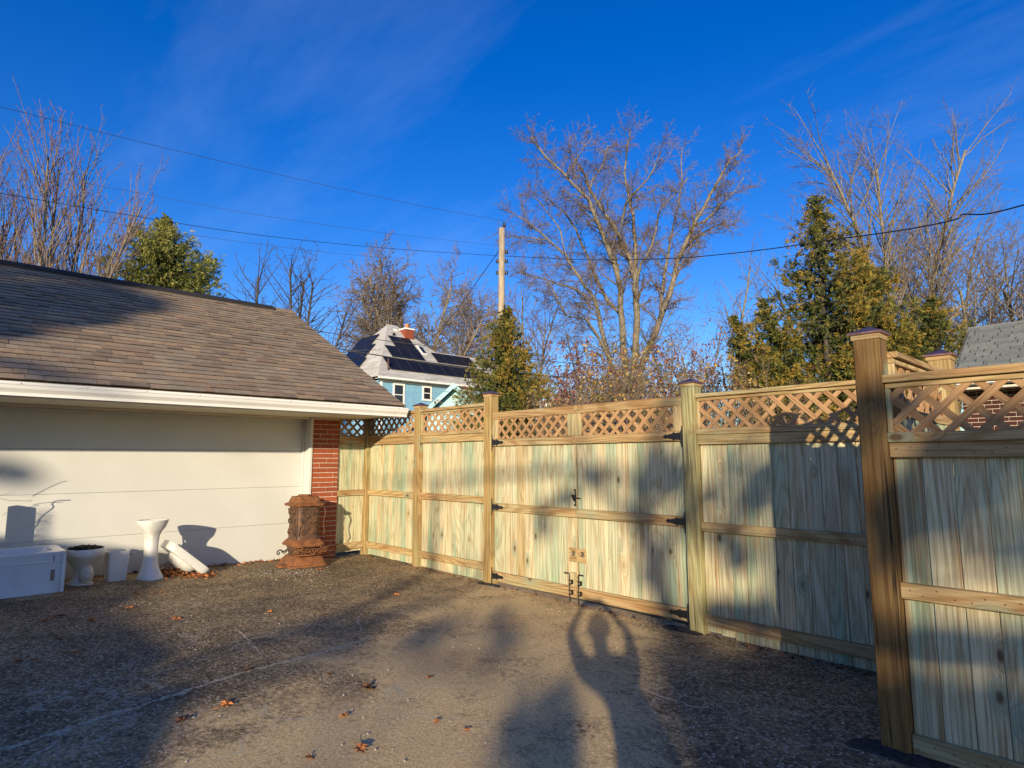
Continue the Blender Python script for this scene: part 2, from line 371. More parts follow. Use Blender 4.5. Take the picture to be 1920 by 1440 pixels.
M['cedar'] = [mat_leaf('cedar_green', (0.17, 0.165, 0.036)), mat_leaf('cedar_bronze', (0.28, 0.20, 0.04)), mat_leaf('cedar_deep', (0.065, 0.078, 0.024)), mat_leaf('cedar_tip', (0.36, 0.235, 0.045))]
M['pine'] = [mat_leaf('pine_olive', (0.31, 0.31, 0.075), .3, .35), mat_leaf('pine_pale', (0.42, 0.40, 0.12), .3, .35), mat_leaf('pine_deep', (0.14, 0.15, 0.042), .3, .3), mat_leaf('pine_yellow', (0.38, 0.33, 0.08), .3, .35)]
M['oakleaf'] = [mat_leaf('russet_leaf', (0.25, 0.095, 0.06)), mat_leaf('dark_russet_leaf', (0.15, 0.06, 0.045)), mat_leaf('pink_brown_leaf', (0.33, 0.16, 0.11))]
M['yellowleaf'] = [mat_leaf('yellow_leaf', (0.42, 0.27, 0.06)), mat_leaf('straw_leaf', (0.36, 0.25, 0.12)), mat_leaf('olive_leaf', (0.13, 0.12, 0.04))]
M['fallen'] = [mat_leaf('fallen_leaf_orange', (0.42, 0.15, 0.045), 0.3, 0.1), mat_leaf('fallen_leaf_brown', (0.28, 0.11, 0.04), 0.3, 0.1), mat_leaf('fallen_leaf_dark', (0.14, 0.06, 0.03), 0.3, 0.1)]
M['wire'] = mat_plain('black_cable', (0.012, 0.012, 0.013), 0.5)
M['thinwire'] = mat_plain('grey_wire', (0.05, 0.05, 0.055), 0.5)
M['pole'] = mat_bark('weathered_pole', (0.28, 0.22, 0.15), (0.42, 0.34, 0.24), 9)
M['glass'] = mat_plain('window_glass', (0.02, 0.022, 0.026), 0.08, 0, 0.1, 1, 0, 0.8)
M['solar'] = mat_plain('solar_cell', (0.010, 0.010, 0.014), 0.35, 0, 0.2, 2, 0, 0.25)
M['solarframe'] = mat_plain('solar_frame', (0.03, 0.03, 0.035), 0.4)
M['blue'] = mat_plain('blue_siding', (0.20, 0.40, 0.56), 0.6, 0, 0.06, 2)
M['teal'] = mat_plain('teal_paint', (0.30, 0.52, 0.54), 0.6, 0, 0.06, 2)
M['trim'] = mat_plain('white_trim', (0.78, 0.77, 0.73), 0.5, 0, 0.04, 2)

# ================================================================== THE SETTING
_rg = random.Random(3)
_PH = [(_rg.uniform(0.6, 2.2), _rg.uniform(0.6, 2.2), _rg.uniform(0, 6)) for _ in range(6)]
def und(x, y): return 0.0016*sum(math.sin(a*x+b*y+c) for a, b, c in _PH)
def driveway():
    x0, x1, y0, y1, n = -9.42, 9.0, -12.0, 5.46, 0.22
    nx, ny = int((x1-x0)/n)+1, int((y1-y0)/n)+1; V, F = [], []
    for j in range(ny):
        for i in range(nx):
            x = x0+(x1-x0)*i/(nx-1); y = y0+(y1-y0)*j/(ny-1)
            z = gz(x, y)+und(x, y)
            V.append((x, y, z))
    for j in range(ny-1):
        for i in range(nx-1):
            k = j*nx+i; F.append((k, k+1, k+nx+1, k+nx))
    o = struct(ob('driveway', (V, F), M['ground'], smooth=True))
    # grit-filled expansion crack running across the drive
    def strip(px, wd, dz=0.004):
        pts = [onG(*p) for p in px]; P = []
        for a, b in zip(pts[:-1], pts[1:]):
            m = max(2, int((b-a).length/0.035))
            for k in range(m): P.append(a.lerp(b, k/m))
        P.append(pts[-1]); V, F = [], []
        r2 = random.Random(5)
        for k, p in enumerate(P):
            d = (P[min(k+1, len(P)-1)]-P[max(k-1, 0)]); s = Vector((-d.y, d.x, 0)).normalized()
            e = min(1, k/6, (len(P)-1-k)/6); wv = wd*(0.35+0.65*e)*r2.uniform(0.25, 1.5); j = s*r2.uniform(-0.016, 0.016)
            for sg in (-1, 0, 1): q = p+j+s*(wv*sg); V.append((q.x, q.y, gz(q.x, q.y)+und(q.x, q.y)+(dz if sg == 0 else 0.0005)))
        for k in range(len(P)-1):
            a = 3*k; F += [(a, a+1, a+4, a+3), (a+1, a+2, a+5, a+4)]
        return V, F
    ob('grit_crack', merge(strip([(-60, 1425), (70, 1385), (200, 1345), (300, 1312), (400, 1280), (480, 1255), (545, 1238), (610, 1222), (660, 1206), (700, 1192)], 0.020),
                           strip([(48, 1440), (62, 1418), (95, 1398), (118, 1380), (124, 1362)], 0.011), strip([(446, 1186), (462, 1194), (470, 1206), (482, 1222)], 0.010),
                           strip([(470, 1200), (500, 1194), (520, 1192)], 0.008), strip([(668, 1158), (676, 1172), (680, 1180)], 0.012),
                           strip([(1190, 1290), (1240, 1305), (1290, 1322), (1340, 1330)], 0.010)), M['grit'], o, smooth=True)
    return o
drive = driveway()
g = []
Vg = [(-700, -700, -0.34), (700, -700, -0.34), (700, 700, -0.34), (-700, 700, -0.34)]
struct(ob('ground', (Vg, [(0, 1, 2, 3)]), M['lawn']))

def patch(px, py, rx, ry, ang, seed):
    c = onG(px, py); r2 = random.Random(seed); V, F = [], []; n = 26; rings = 7
    V.append((0, 0, 0.016))
    wob = [1+.14*math.sin(3*6.283*j/n+seed)+.10*math.sin(5*6.283*j/n+2*seed)+r2.uniform(-.05, .05) for j in range(n)]
    for k in range(1, rings+1):
        for j in range(n):
            a = 2*math.pi*j/n; q = k/rings; rr = q*(wob[j]*q+1*(1-q))
            x, y = rx*rr*math.cos(a), ry*rr*math.sin(a); x, y = x*math.cos(ang)-y*math.sin(ang), x*math.sin(ang)+y*math.cos(ang)
            V.append((x, y, gz(c.x+x, c.y+y)-c.z+(-0.012 if k == rings else 0.006*(1-q*q)+r2.uniform(0.0, 0.013))))
    for j in range(n): F.append((0, 1+j, 1+(j+1) % n))
    for k in range(rings-1):
        for j in range(n):
            a, b = 1+k*n+j, 1+k*n+(j+1) % n; F.append((a, a+n, b+n, b))
    return struct(ob('asphalt_patch', (V, F), M['patch'], loc=c))
patch(768, 1057, 0.20, 0.07, 0.0, 1); patch(916, 1096, 0.22, 0.085, 0.0, 2); patch(1280, 1181, 0.22, 0.09, 0.0, 3); patch(1684, 1412, 0.26, 0.14, 0.15, 4)

# ================================================================== GARAGE
RX0, RZ0, SL, RIDGE = -7.76, 2.262, 0.527, -11.92        # eave edge, slope, ridge
RANG = math.atan(SL); LEN = (RX0-RIDGE)/math.cos(RANG)
YR, YL = 5.13, -3.2
gar = thing('garage', 'low brick garage with brown shingled roof, white gutter and wide white overhead door', 'garage', (-9.1, 2, 0.0))
def gp(x, y, z): return (x+9.1, y-2, z)
gloc = Vector((-9.1, 2, 0))
def gob(name, vf, mat, parent=gar, **k):
    V = [(x+9.1, y-2, z) for x, y, z in vf[0]]; return ob(name, (V, vf[1]), mat, parent, **k)
roofV = prism([(RX0, RZ0-0.02), (RIDGE, RZ0-0.02+(RX0-RIDGE)*SL), (2*RIDGE-RX0, RZ0-0.02), (2*RIDGE-RX0+0.1, RZ0-0.14), (RIDGE, RZ0-0.14+(RX0-RIDGE)*SL), (RX0-0.02, RZ0-0.14)], YL, YR-0.012)
roof = gob('roof', roofV, M['sh'][5])
# shingles: laminated tabs, courses from eave to ridge
EXP = 0.146
rs = random.Random(21)
WID = [0.12, 0.16, 0.20, 0.25, 0.31]
def shingle_vf(wd):
    t0, t1 = 0.002, 0.012          # upslope thin, butt edge thick; local x runs up the slope
    e = EXP+0.03
    V = [(0, 0, 0), (0, wd, 0), (e, wd, 0), (e, 0, 0), (0, 0, t1), (0, wd, t1), (e, wd, t0), (e, 0, t0)]
    return V, [(0,3,2,1),(4,5,6,7),(1,2,6,5),(2,3,7,6),(3,0,4,7),(0,1,5,4)]
sh_mesh = {(i, c): fixn(mesh('shingle', shingle_vf(wd-0.004), [M['sh'][c], M['shbutt']], mi=[0, 0, 0, 0, 0, 1])) for i, wd in enumerate(WID) for c in range(8)}
rowsN = int(LEN/EXP); nsh = 0; SV, SF, SM = [], [], []
order = []
for r_ in range(rowsN+1):
    y = YR-rs.uniform(0, 0.02)-0.005; s = r_*EXP
    while y > YL:
        i = rs.choice([0, 1, 2, 2, 3, 3, 4]); wd = WID[i]; y -= wd
        c = rs.choices(range(8), [22, 12, 10, 20, 12, 6, 5, 9])[0]
        order.append((r_, s, y, i, c))
vis = [q for q in order if q[2] > -0.1+q[1]*0.10 and q[0] < 13]
keep = set(id(q) for q in vis[:300])
for q in order:
    r_, s, y, i, c = q; lift = rs.uniform(0, 0.004)
    px = RX0+0.03-s*math.cos(RANG); pz = RZ0-0.013+s*math.sin(RANG)+lift+(0.005 if c in (1, 5, 7) else 0)
    if id(q) in keep:
        o = bpy.data.objects.new('shingle', sh_mesh[(i, c)]); COL.objects.link(o); o.parent = roof
        o.location = gp(px, y, pz); o.rotation_euler = (0, RANG, math.pi) if False else (0, 0, 0)
        o.matrix_local = Matrix.Translation(gp(px, y, pz)) @ Matrix(((-math.cos(RANG), 0, math.sin(RANG), 0), (0, 1, 0, 0), (math.sin(RANG), 0, math.cos(RANG), 0), (0, 0, 0, 1)))
    else:
        Mx = Matrix.Translation(gp(px, y, pz)) @ Matrix(((-math.cos(RANG), 0, math.sin(RANG), 0), (0, 1, 0, 0), (math.sin(RANG), 0, math.cos(RANG), 0), (0, 0, 0, 1)))
        v, f = xf(shingle_vf(WID[i]-0.004), Mx); n0 = len(SV); SV += v; SF += [tuple(a+n0 for a in b) for b in f]; SM += [c]*5+[8]
stuff(ob('shingle_field', (SV, SF), M['sh']+[M['shbutt']], roof, mi=SM))
zr = RZ0+(RX0-RIDGE)*SL
gob('ridge_vent', prism([(RIDGE+0.16, zr-0.065), (RIDGE+0.165, zr-0.035), (RIDGE, zr+0.055), (RIDGE-0.165, zr-0.035), (RIDGE-0.16, zr-0.065)], YL, 4.72), M['dark'], roof)
gob('ridge_cap', prism([(RIDGE+0.17, zr-0.070), (RIDGE+0.17, zr-0.058), (RIDGE, zr+0.036), (RIDGE-0.17, zr-0.058), (RIDGE-0.17, zr-0.070), (RIDGE, zr+0.02)], 4.72, YR), M['sh'][3], roof)
gob('rake_board', prism([(RX0-0.03, RZ0-0.14), (RIDGE, zr-0.14), (RIDGE, zr-0.03), (RX0-0.03, RZ0-0.03)], YR-0.012, YR+0.008), M['gutter'], roof)
# gutter: K profile, open top with perforated guard
gx = -7.86
prof = [(gx, 2.245), (gx, 2.10), (gx+0.075, 2.10), (gx+0.085, 2.112), (gx+0.088, 2.125), (gx+0.120, 2.165), (gx+0.128, 2.20), (gx+0.134, 2.204), (gx+0.134, 2.222), (gx+0.120, 2.222)]
gut = gob('gutter', prism(prof, YL, 5.165), M['gutter'])
gob('gutter_guard', prism([(gx+0.004, 2.262), (gx+0.004, 2.250), (gx+0.118, 2.2225), (gx+0.118, 2.232)], YL, 5.075), M['gutter'], gut)
gob('gutter_lip', prism([(gx+0.07, 2.094), (gx+0.098, 2.094), (gx+0.098, 2.106), (gx+0.07, 2.106)], YL, 5.16), M['gutter'], gut)
for k in range(15): gob('gutter_screw', box(gx+0.128, gx+0.1375, 5.0-k*0.55, 5.008-k*0.55, 2.209, 2.217), M['iron2'], gut)
gob('fascia', box(gx-0.024, gx-0.002, YL, YR, 2.085, 2.24), M['gutter'])
gob('soffit', box(-9.5, gx-0.026, YL, YR-0.02, 2.118, 2.132), M['soffit'])
# walls, door opening
gob('wall_header', box(-9.50, -9.12, -1.1, 4.31, 2.09, 2.116), M['soffit'])
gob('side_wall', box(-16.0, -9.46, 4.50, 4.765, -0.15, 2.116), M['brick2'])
gob('left_wall', box(-9.50, -9.1, -3.0, -1.1, -0.15, 2.116), M['brick'])
door = gob('overhead_door', box(-9.42, -9.330, -1.06, 4.27, -0.03, 2.10), M['dark'])
zs = [-0.028, 0.505, 1.055, 1.602, 2.088]
for a, b in zip(zs[:-1], zs[1:]):
    gob('door_panel', cbox(-9.335, -9.300, -1.05, 4.262, a+0.0012, b-0.0012, 0.003), M['white'], door)
gob('door_seal', box(-9.33, -9.297, -1.05, 4.26, -0.05, -0.028), M['dark'], door)
gob('door_jamb', cbox(-9.44, -9.108, 4.268, 4.312, -0.06, 2.09, 0.004), M['white'])
gob('door_stop', cbox(-9.296, -9.262, 4.240, 4.2665, -0.05, 2.088, 0.004), M['white'])
gob('door_casing', cbox(-9.108, -9.082, 4.274, 4.318, -0.06, 2.112, 0.004), M['white'])
gob('door_stop_head', cbox(-9.296, -9.258, -1.05, 4.238, 2.052, 2.088, 0.004), M['white'])
pier = gob('brick_pier', box(-9.46, -9.108, 4.318, 4.764, -0.15, 2.116), M['mortar'])
CH = 0.0752
for k in range(29):
    z0 = -0.085+k*CH
    cuts = [0, 0.13, 0.36, 0.452] if k % 2 else [0, 0.245, 0.452]
    for a, b in zip(cuts[:-1], cuts[1:]):
        j = rs.uniform(-0.002, 0.002); z1 = min(z0+CH-0.011, 2.112)
        if z1 > z0+0.01: gob('brick', cbox(-9.20, -9.100+j, 4.318+a+0.0045, 4.318+b-0.0045, z0, z1, 0.003), M['brick'], pier)

# ================================================================== FENCE
def clip_poly(poly, x0, x1, z0, z1):
    def cl(P, ins, cut):
        R_ = []
        for i in range(len(P)):
            a, b = P[i-1], P[i]
            if ins(a) != ins(b): R_.append(cut(a, b))
            if ins(b): R_.append(b)
        return R_
    for k, lim, sg in ((0, x0, 1), (0, x1, -1), (1, z0, 1), (1, z1, -1)):
        if not poly: return poly
        ins = lambda p: sg*(p[k]-lim) >= 0
        def cut(a, b):
            t = (lim-a[k])/(b[k]-a[k]); return (a[0]+t*(b[0]-a[0]), a[1]+t*(b[1]-a[1]))
        poly = cl(poly, ins, cut)
    return poly
rf = random.Random(77)
def lattice(parent, x0, x1, z0, z1, y, sp=0.150, wd=0.038, front='\\', ph=0.03):
    lt = 0.0075
    for layer, sg in ((0, 1), (1, -1)):
        s = sg if front == '\\' else -sg
        h = z1-z0; hw = wd/math.sqrt(2)
        c = x0-h+ph
        while c < x1+h:
            # band: from (c,z1) going down; s=1 leans '\' ; s=-1 leans '/'
            top, bot = (c, c+h) if s > 0 else (c+h, c)
            P = clip_poly([(bot-hw, z0), (bot+hw, z0), (top+hw, z1), (top-hw, z1)], x0, x1, z0, z1)
            if len(P) >= 3:
                ar = abs(sum(P[i-1][0]*P[i][1]-P[i][0]*P[i-1][1] for i in range(len(P))))/2
                if ar > 0.0004:
                    cx = sum(p[0] for p in P)/len(P); cz = sum(p[1] for p in P)/len(P)
                    ang = math.atan2(-1 if s > 0 else 1, 1)
                    ca, sa = math.cos(ang), math.sin(ang)
                    L = [((p[0]-cx)*ca+(p[1]-cz)*sa, -(p[0]-cx)*sa+(p[1]-cz)*ca) for p in P]
                    ob('lattice_slat', prism(L, -lt/2, lt/2), M['lattice'], parent, (cx, y+layer*(lt+0.0006), cz), (0, -ang, 0))
            c += sp
def rail(parent, name, x0, x1, y0, y1, z0, z1, mat='rail', c=0.004):
    cx = (x0+x1)/2; cy = (y0+y1)/2; cz = (z0+z1)/2
    return ob(name, cbox(x0-cx, x1-cx, y0-cy, y1-cy, z0-cz, z1-cz, c), M[mat], parent, (cx, cy, cz))
def boards(parent, W, ztop, botf, yf, n=None, wd=0.140, nz_=()):
    n = n or max(1, round(W/wd)); bw = W/n; NL = []
    for k in range(n):
        zb = botf(k*bw); h = ztop-zb; j = rf.uniform(-0.0016, 0.0016); tk = 0.016
        b = ob('board', cbox(-bw/2+0.001+rf.uniform(0, 0.0028), bw/2-0.001-rf.uniform(0, 0.0015), -tk/2, tk/2, 0, h, 0.0025), M['board'], parent, (k*bw+bw/2, yf+tk/2+j, zb+rf.uniform(-0.004, 0.006)), (rf.uniform(-0.001, 0.001), rf.uniform(-0.0012, 0.0012), rf.uniform(-0.012, 0.012)))
        for z in nz_:
            for s in (-1, 1): x = k*bw+bw/2+s*bw*0.27+rf.uniform(-.006, .006); zz_ = z+rf.uniform(-.012, .012); NL.append(box(x-0.004, x+0.004, yf-0.0015, yf+0.004, zz_-0.004, zz_+0.004))
    if NL: ob('nail_heads', merge(*NL), M['iron2'], parent)
def nails(parent, xs, zs_, y):
    vf = merge(*[box(x-0.003, x+0.003, y-0.002, y+0.002, z-0.003, z+0.003) for x in xs for z in zs_])
    return ob('nail_heads', vf, M['iron2'], parent)
def panel(label, loc, rotz, W, lv, botf, front='\\', ph=0.03, grp='fixed wooden fence panels', n=None):
    """lv: cap top, cap bottom, lattice bottom(=lower cap top), lower cap bottom, rail bottom, mid top, mid bottom, foot top, foot bottom (world z)"""
    t = thing('wooden_fence', label, 'fence', (loc[0], loc[1], 0), rotz, grp)
    ct, cb, l0, l1, r1, m0, m1, f0, f1 = lv
    rail(t, 'cap_rail', -0.004, W+0.004, -0.022, 0.068, cb, ct)
    rail(t, 'upper_rail', 0, W, 0.004, 0.044, cb-0.032, cb-0.0015)
    rail(t, 'lower_cap', -0.003, W+0.003, -0.014, 0.062, l1, l0)
    rail(t, 'top_rail', 0, W, 0.0, 0.038, r1, l1-0.0015)
    rail(t, 'middle_rail', 0, W, 0.0, 0.038, m1, m0)
    rail(t, 'bottom_rail', 0, W, 0.0, 0.038, f1, f0)
    rail(t, 'lattice_stop', 0.0, 0.022, 0.004, 0.044, l0+0.001, cb-0.033, 'stile', 0.002)
    rail(t, 'lattice_stop', W-0.022, W, 0.004, 0.044, l0+0.001, cb-0.033, 'stile', 0.002)
    lattice(t, 0.022, W-0.022, l0+0.001, cb-0.033, 0.014, front=front, ph=ph)
    boards(t, W, l1-0.003, botf, 0.0395, n)
    nn_ = max(1, round(W/0.14)) if n is None else n; RN = []
    for k in range(nn_):
        for z in ((r1+l1)/2, (m0+m1)/2, (f0+f1)/2):
            for s in (-1, 1): x = W/nn_*(k+.5)+s*.032+rf.uniform(-.01, .01); z2 = z+rf.uniform(-.02, .02); RN.append(box(x-.0035, x+.0035, -.0012, .004, z2-.0035, z2+.0035))
    stuff(ob('nail_heads', merge(*RN), M['iron2'], t))
    return t
LV_L = (2.203, 2.158, 1.855, 1.803, 1.703, 0.978, 0.889, 0.145, 0.047)
LV_D = (2.067, 2.030, 1.735, 1.678, 1.587, 0.868, 0.785, 0.043, -0.057)
LV_F = (1.917, 1.873, 1.590, 1.536, 1.452, 0.773, 0.687, -0.013, -0.110)
PF, FY = 0.140, 5.25
def gline(x0, y, sgn=1, drop=0.010): return lambda u: gz(x0+sgn*u, y)+drop
panel('narrow fence panel squeezed between the brick pier and the corner fence post', (-9.10, 4.772), math.pi/2, 0.476, LV_L, lambda u: 0.0, '\\', 0.06, n=3)
panel('fence panel next to the garage, half under the gutter end', (-9.06, FY+0.03), 0, 1.345, LV_L, gline(-9.06, 5.3), '\\', 0.02)
panel('fence panel between the two copper-capped posts left of the double gate', (-7.566, FY+0.03), 0, 1.458, LV_L, gline(-7.566, 5.3), '\\', 0.07)
panel('fence panel right of the double gate, partly hidden by the tall front post', (-3.034, FY+0.03), 0, 1.894, LV_D, lambda u: -0.118-0.045*min(1, u/0.8)-0.012*((int(u/0.14)*7) % 3)/2, '\\', 0.05)
panel('short return fence panel running back behind the tall front post', (-1.085, 5.25), -math.pi/2, 1.21, LV_D, lambda u: -0.13, '/', 0.02, n=9)
panel('nearest fence panel at the right edge, beside the tall front post', (-1.068, 3.925), 0, 2.38, LV_F, lambda u: -0.105, '/', 0.06)

def post(label, x, y, ztop, mat='post', w=PF, capw=0.178, group='wooden fence posts with copper caps', zb=None):
    zb = gz(x, y)-0.03 if zb is None else zb
    t = thing('fence_post', label, 'post', (x, y, zb), 0, group)
    ob('post_shaft', cbox(-w/2, w/2, -w/2, w/2, 0, ztop-0.075-zb, 0.006), M[mat], t)
    z = ztop-0.075-zb
    def sq(h, zz_): return [(-h, -h, zz_), (h, -h, zz_), (h, h, zz_), (-h, h, zz_)]
    ob('cap_molding', loft([sq(w/2+0.003, z-0.002), sq(w/2+0.006, z+0.012), sq(capw/2-0.014, z+0.026), sq(capw/2-0.012, z+0.0285)]), M['rail'], t)
    ob('copper_cap', loft([sq(capw/2, z+0.028), sq(capw/2, z+0.040), sq(capw/2-0.012, z+0.046), sq(0.012, z+0.078), sq(0.004, z+0.081)]), M['cap'], t)
    return t
post('fence post in the corner under the garage eave', -9.13, FY+0.07, 2.28)
post('copper-capped fence post just right of the gutter end', -7.636, FY+0.07, 2.305)
post('hinge post carrying the left gate leaf', -6.037, FY+0.07, 2.352)
post('hinge post carrying the right gate leaf', -3.108, FY+0.07, 2.222, 'greenpost')
post('fence post behind the nearest lattice, before the grey roof', -1.07, FY+0.07, 2.232)
post('tall dark cracked front post standing before the other fence line', -1.140, 3.97, 2.212, 'bigpost', 0.140, 0.180)
post('fence post beyond the right edge of the view', 1.385, 3.97, 2.212)

def hinge(parent, x, y, z, s):
    """black ornamental T hinge; s = +1 strap points to +x"""
    S_ = 1.28
    h = [(0.0, 0.030), (0.050, 0.024), (0.060, 0.034), (0.074, 0.024), (0.084, 0.020), (0.125, 0.011), (0.134, 0.018), (0.160, 0.0)]
    h = [(a*S_, b*S_) for a, b in h]; P = [(s*a, b) for a, b in h]+[(s*a, -b) for a, b in reversed(h[:-1])]
    st = ob('hinge', prism(P, -0.004, 0.0), M['iron'], parent, (x+s*0.010, y, z))
    pl = [(0.010, 0.062), (0.013, 0.068), (0.0, 0.092), (-0.013, 0.068), (-0.010, 0.062), (-0.016, 0.045), (-0.016, -0.045), (-0.010, -0.062), (-0.013, -0.068), (0, -0.092), (0.013, -0.068), (0.010, -0.062), (0.012, -0.045), (0.012, 0.045)]
    pl = [(a*S_, b*S_) for a, b in pl]
    ob('hinge_plate', prism(pl, -0.005, 0.0), M['iron'], st, (-s*0.022, -0.022 if False else 0.0, 0))
    ob('hinge_pin', tube([(0, -0.005, -0.05), (0, -0.005, 0.05)], 0.0065, 8), M['iron'], st, (-s*0.004, 0, 0))
    return st
GL = (2.062, 1.968, 1.717, 1.627, 0.908, 0.812, 0.062, -0.055)
def gate_leaf(label, x0, W, hs, seed, extra):
    t = thing('gate_leaf', label, 'gate', (x0, FY+0.022, 0), 0, 'double gate leaves')
    t0, t1, l0, l1, m0, m1, f0, f1 = GL
    rail(t, 'gate_top_rail', 0, W, 0, 0.038, t1, t0); rail(t, 'gate_lock_rail', 0, W, 0, 0.038, l1, l0)
    rail(t, 'middle_rail', 0, W, 0, 0.038, m1, m0); rail(t, 'bottom_rail', 0, W, 0, 0.038, f1, f0)
    rail(t, 'stile', 0, 0.095, 0.001, 0.037, l0+0.001, t1-0.001, 'stile'); rail(t, 'stile', W-0.095, W, 0.001, 0.037, l0+0.001, t1-0.001, 'stile')
    lattice(t, 0.095, W-0.095, l0+0.001, t1-0.001, 0.012, front='/', ph=0.04+seed*0.03)
    boards(t, W, l1+0.03, lambda u: f1+0.006, 0.0395, n=10)
    ob('gate_edge_strip', cbox(-0.006, 0.006, 0, 0.012, f1+0.01, l1, 0.002), M['stile'], t, (W if hs < 0 else 0, 0.0275, 0)) if extra else None
    for z in (1.672, 0.858, 0.008): hinge(t, 0.0 if hs < 0 else W, -0.0015, z, -hs)
    return t
gL = gate_leaf('left leaf of the double gate, carrying the black latch', -5.958, 1.384, -1, 0, True)
gR = gate_leaf('right leaf of the double gate, crossed by dark tree shade', -4.566, 1.372, 1, 1, False)
# a darker brace board nailed over each leaf
rail(gL, 'brace_board', 0.42, 0.545, 0.023, 0.0385, GL[7]+0.12, GL[3]-0.001, 'stile', 0.002)
# latch
la = ob('gate_latch', merge(prism([(-0.006, 0.092), (0.010, 0.092), (0.010, -0.092), (-0.006, -0.092)], -0.010, 0), prism([(-0.026, 0.092), (0.010, 0.092), (0.010, 0.074), (-0.026, 0.074)], -0.0095, 0.001),
     prism([(-0.026, -0.074), (0.010, -0.074), (0.010, -0.092), (-0.026, -0.092)], -0.0095, 0.001), prism([(-0.060, 0.030), (0.002, 0.033), (0.002, -0.042), (-0.020, -0.042), (-0.034, -0.022), (-0.060, 0.018)], -0.016, 0.002)), M['iron'], gL, (1.375, 0.036, 1.028))
ob('latch_bar', tube([(0.012, -0.010, -0.004), (0.07, -0.010, -0.006)], 0.007, 8), M['iron'], la)
# sign plate with monograms
def plate(parent, x, flip):
    p = ob('sign_plate', cbox(-0.057, 0.057, -0.006, 0.0055, -0.075, 0.075, 0.002), M['rail'], parent, (x, 0.033, 0.40))
    def poly(pts, wd):
        return tube([(a, -0.0065, b) for a, b in pts], wd, 6)
    J = [(-0.010, 0.030), (0.004, 0.030), (0.004, 0.030), (0.004, -0.005), (-0.002, -0.020), (-0.014, -0.022), (-0.022, -0.012)]
    B = [(0.014, -0.022), (0.014, 0.030), (0.030, 0.028), (0.034, 0.016), (0.028, 0.006), (0.016, 0.004), (0.030, 0.002), (0.037, -0.010), (0.030, -0.021), (0.014, -0.022)]
    ob('monogram', merge(poly(J, 0.0045), poly(B, 0.0045)), M['iron'], p, (-0.004, 0, 0.012)); return p
plate(gL, 1.322, 0); plate(gR, 0.062, 1)
def cane_bolt(parent, x, s):
    zb = gz(x+parent.location.x, FY)+0.004
    b = ob('cane_bolt', tube([(s*0.075, -0.030, 0.205), (s*0.02, -0.030, 0.207), (0.004*s, -0.030, 0.200), (0, -0.030, 0.185), (0, -0.030, zb-0.0)], 0.0075, 8), M['iron'], parent, (x, 0, 0.0))
    for z in (0.115, 0.005): ob('bolt_bracket', merge(box(0.0, 0.030, -0.006, -0.0002, z-0.022, z+0.022), box(-0.012, 0.022, -0.041, -0.006, z-0.026, z-0.020), box(-0.012, 0.022, -0.041, -0.006, z+0.016, z+0.021)), M['iron'], b)
    return b
rail(gL, 'bolt_block', 1.284, 1.378, 0.0025, 0.0365, 0.0635, 0.21, 'stile', 0.002)
cane_bolt(gL, 1.318, -1); cane_bolt(gR, 0.052, 1)

# ================================================================== THINGS ALONG THE GARAGE DOOR
def smo(o, deg=38): 
    o.data.polygons.foreach_set('use_smooth', [True]*len(o.data.polygons)); return smooth_by_angle(o, deg)
def spiral(cx, cz, r0, turns=1.6, s=1, a0=0.0, n=14):
    return [(cx+s*(r0*(1-0.86*k/n))*math.cos(a0+turns*2*math.pi*k/n), cz+(r0*(1-0.86*k/n))*math.sin(a0+turns*2*math.pi*k/n)) for k in range(n+1)]
# ---- rusted parlour stove
sx, sy = -8.73, 4.06
sz = gz(sx, sy)
st = thing('cast_iron_stove', 'rusty ornate cast iron stove standing before the brick pier', 'stove', (sx, sy, sz), rad(-4))
def L(rows, n=40, **k): return loft([sup(r[3] if len(r) > 3 else 0, 0, r[0], r[1], r[2], n, r[4] if len(r) > 4 else 6) for r in rows], **k)
smo(ob('stove_base', L([(0, .315, .285), (.02, .315, .285), (.03, .295, .268), (.075, .275, .25), (.12, .235, .215), (.145, .20, .19), (.15, .15, .15)]), M['rust'], st))
smo(ob('ash_pit', L([(.13, .165, .155), (.15, .18, .165), (.22, .20, .185), (.285, .215, .20), (.29, .19, .18)]), M['iron2'], st))
smo(ob('skirt', L([(.27, .225, .21), (.285, .262, .245), (.30, .265, .248), (.335, .235, .222), (.365, .205, .195), (.37, .17, .16)]), M['rust'], st))
smo(ob('fire_drum', L([(.35, .198, .188, 0, 4), (.60, .192, .182, 0, 4), (.845, .194, .184, 0, 4)]), M['iron2'], st))
smo(ob('top_flange', L([(.835, .205, .195), (.84, .245, .232), (.862, .255, .242), (.872, .246, .235), (.885, .205, .195), (.93, .185, .175), (.96, .168, .16), (.972, .165, .158), (.975, .12, .11)]), M['rust'], st))
smo(ob('lid', L([(.968, .10, .095, -.03, 2), (.992, .10, .095, -.03, 2), (.996, .085, .08, -.03, 2)], 28), M['rust'], st))
def face_x(pts, x, r_, kk=5): return tube([(x, -p, q) for p, q in pts], r_, kk)   # on the +x face
def face_y(pts, y, r_, kk=5): return tube([(p, -y, q) for p, q in pts], r_, kk)    # on the -y face
sc1, sc2 = [], []
for (c, z, r_, s_, a0) in [(-.075, .755, .055, 1, 0.5), (.075, .755, .055, -1, 0.5), (-.08, .48, .05, 1, 3.4), (.08, .48, .05, -1, 3.4), (-.03, .62, .042, 1, 1.5), (.095, .63, .035, -1, 2.2), (-.10, .63, .03, 1, 4.2), (0.02, .53, .03, 1, 0), (.02, .70, .03, -1, 3)]:
    sc1.append(face_x(spiral(c, z, r_, 1.7, s_, a0), .199, .0085)); sc2.append(face_y(spiral(c, z, r_, 1.7, s_, a0), .189, .0085))
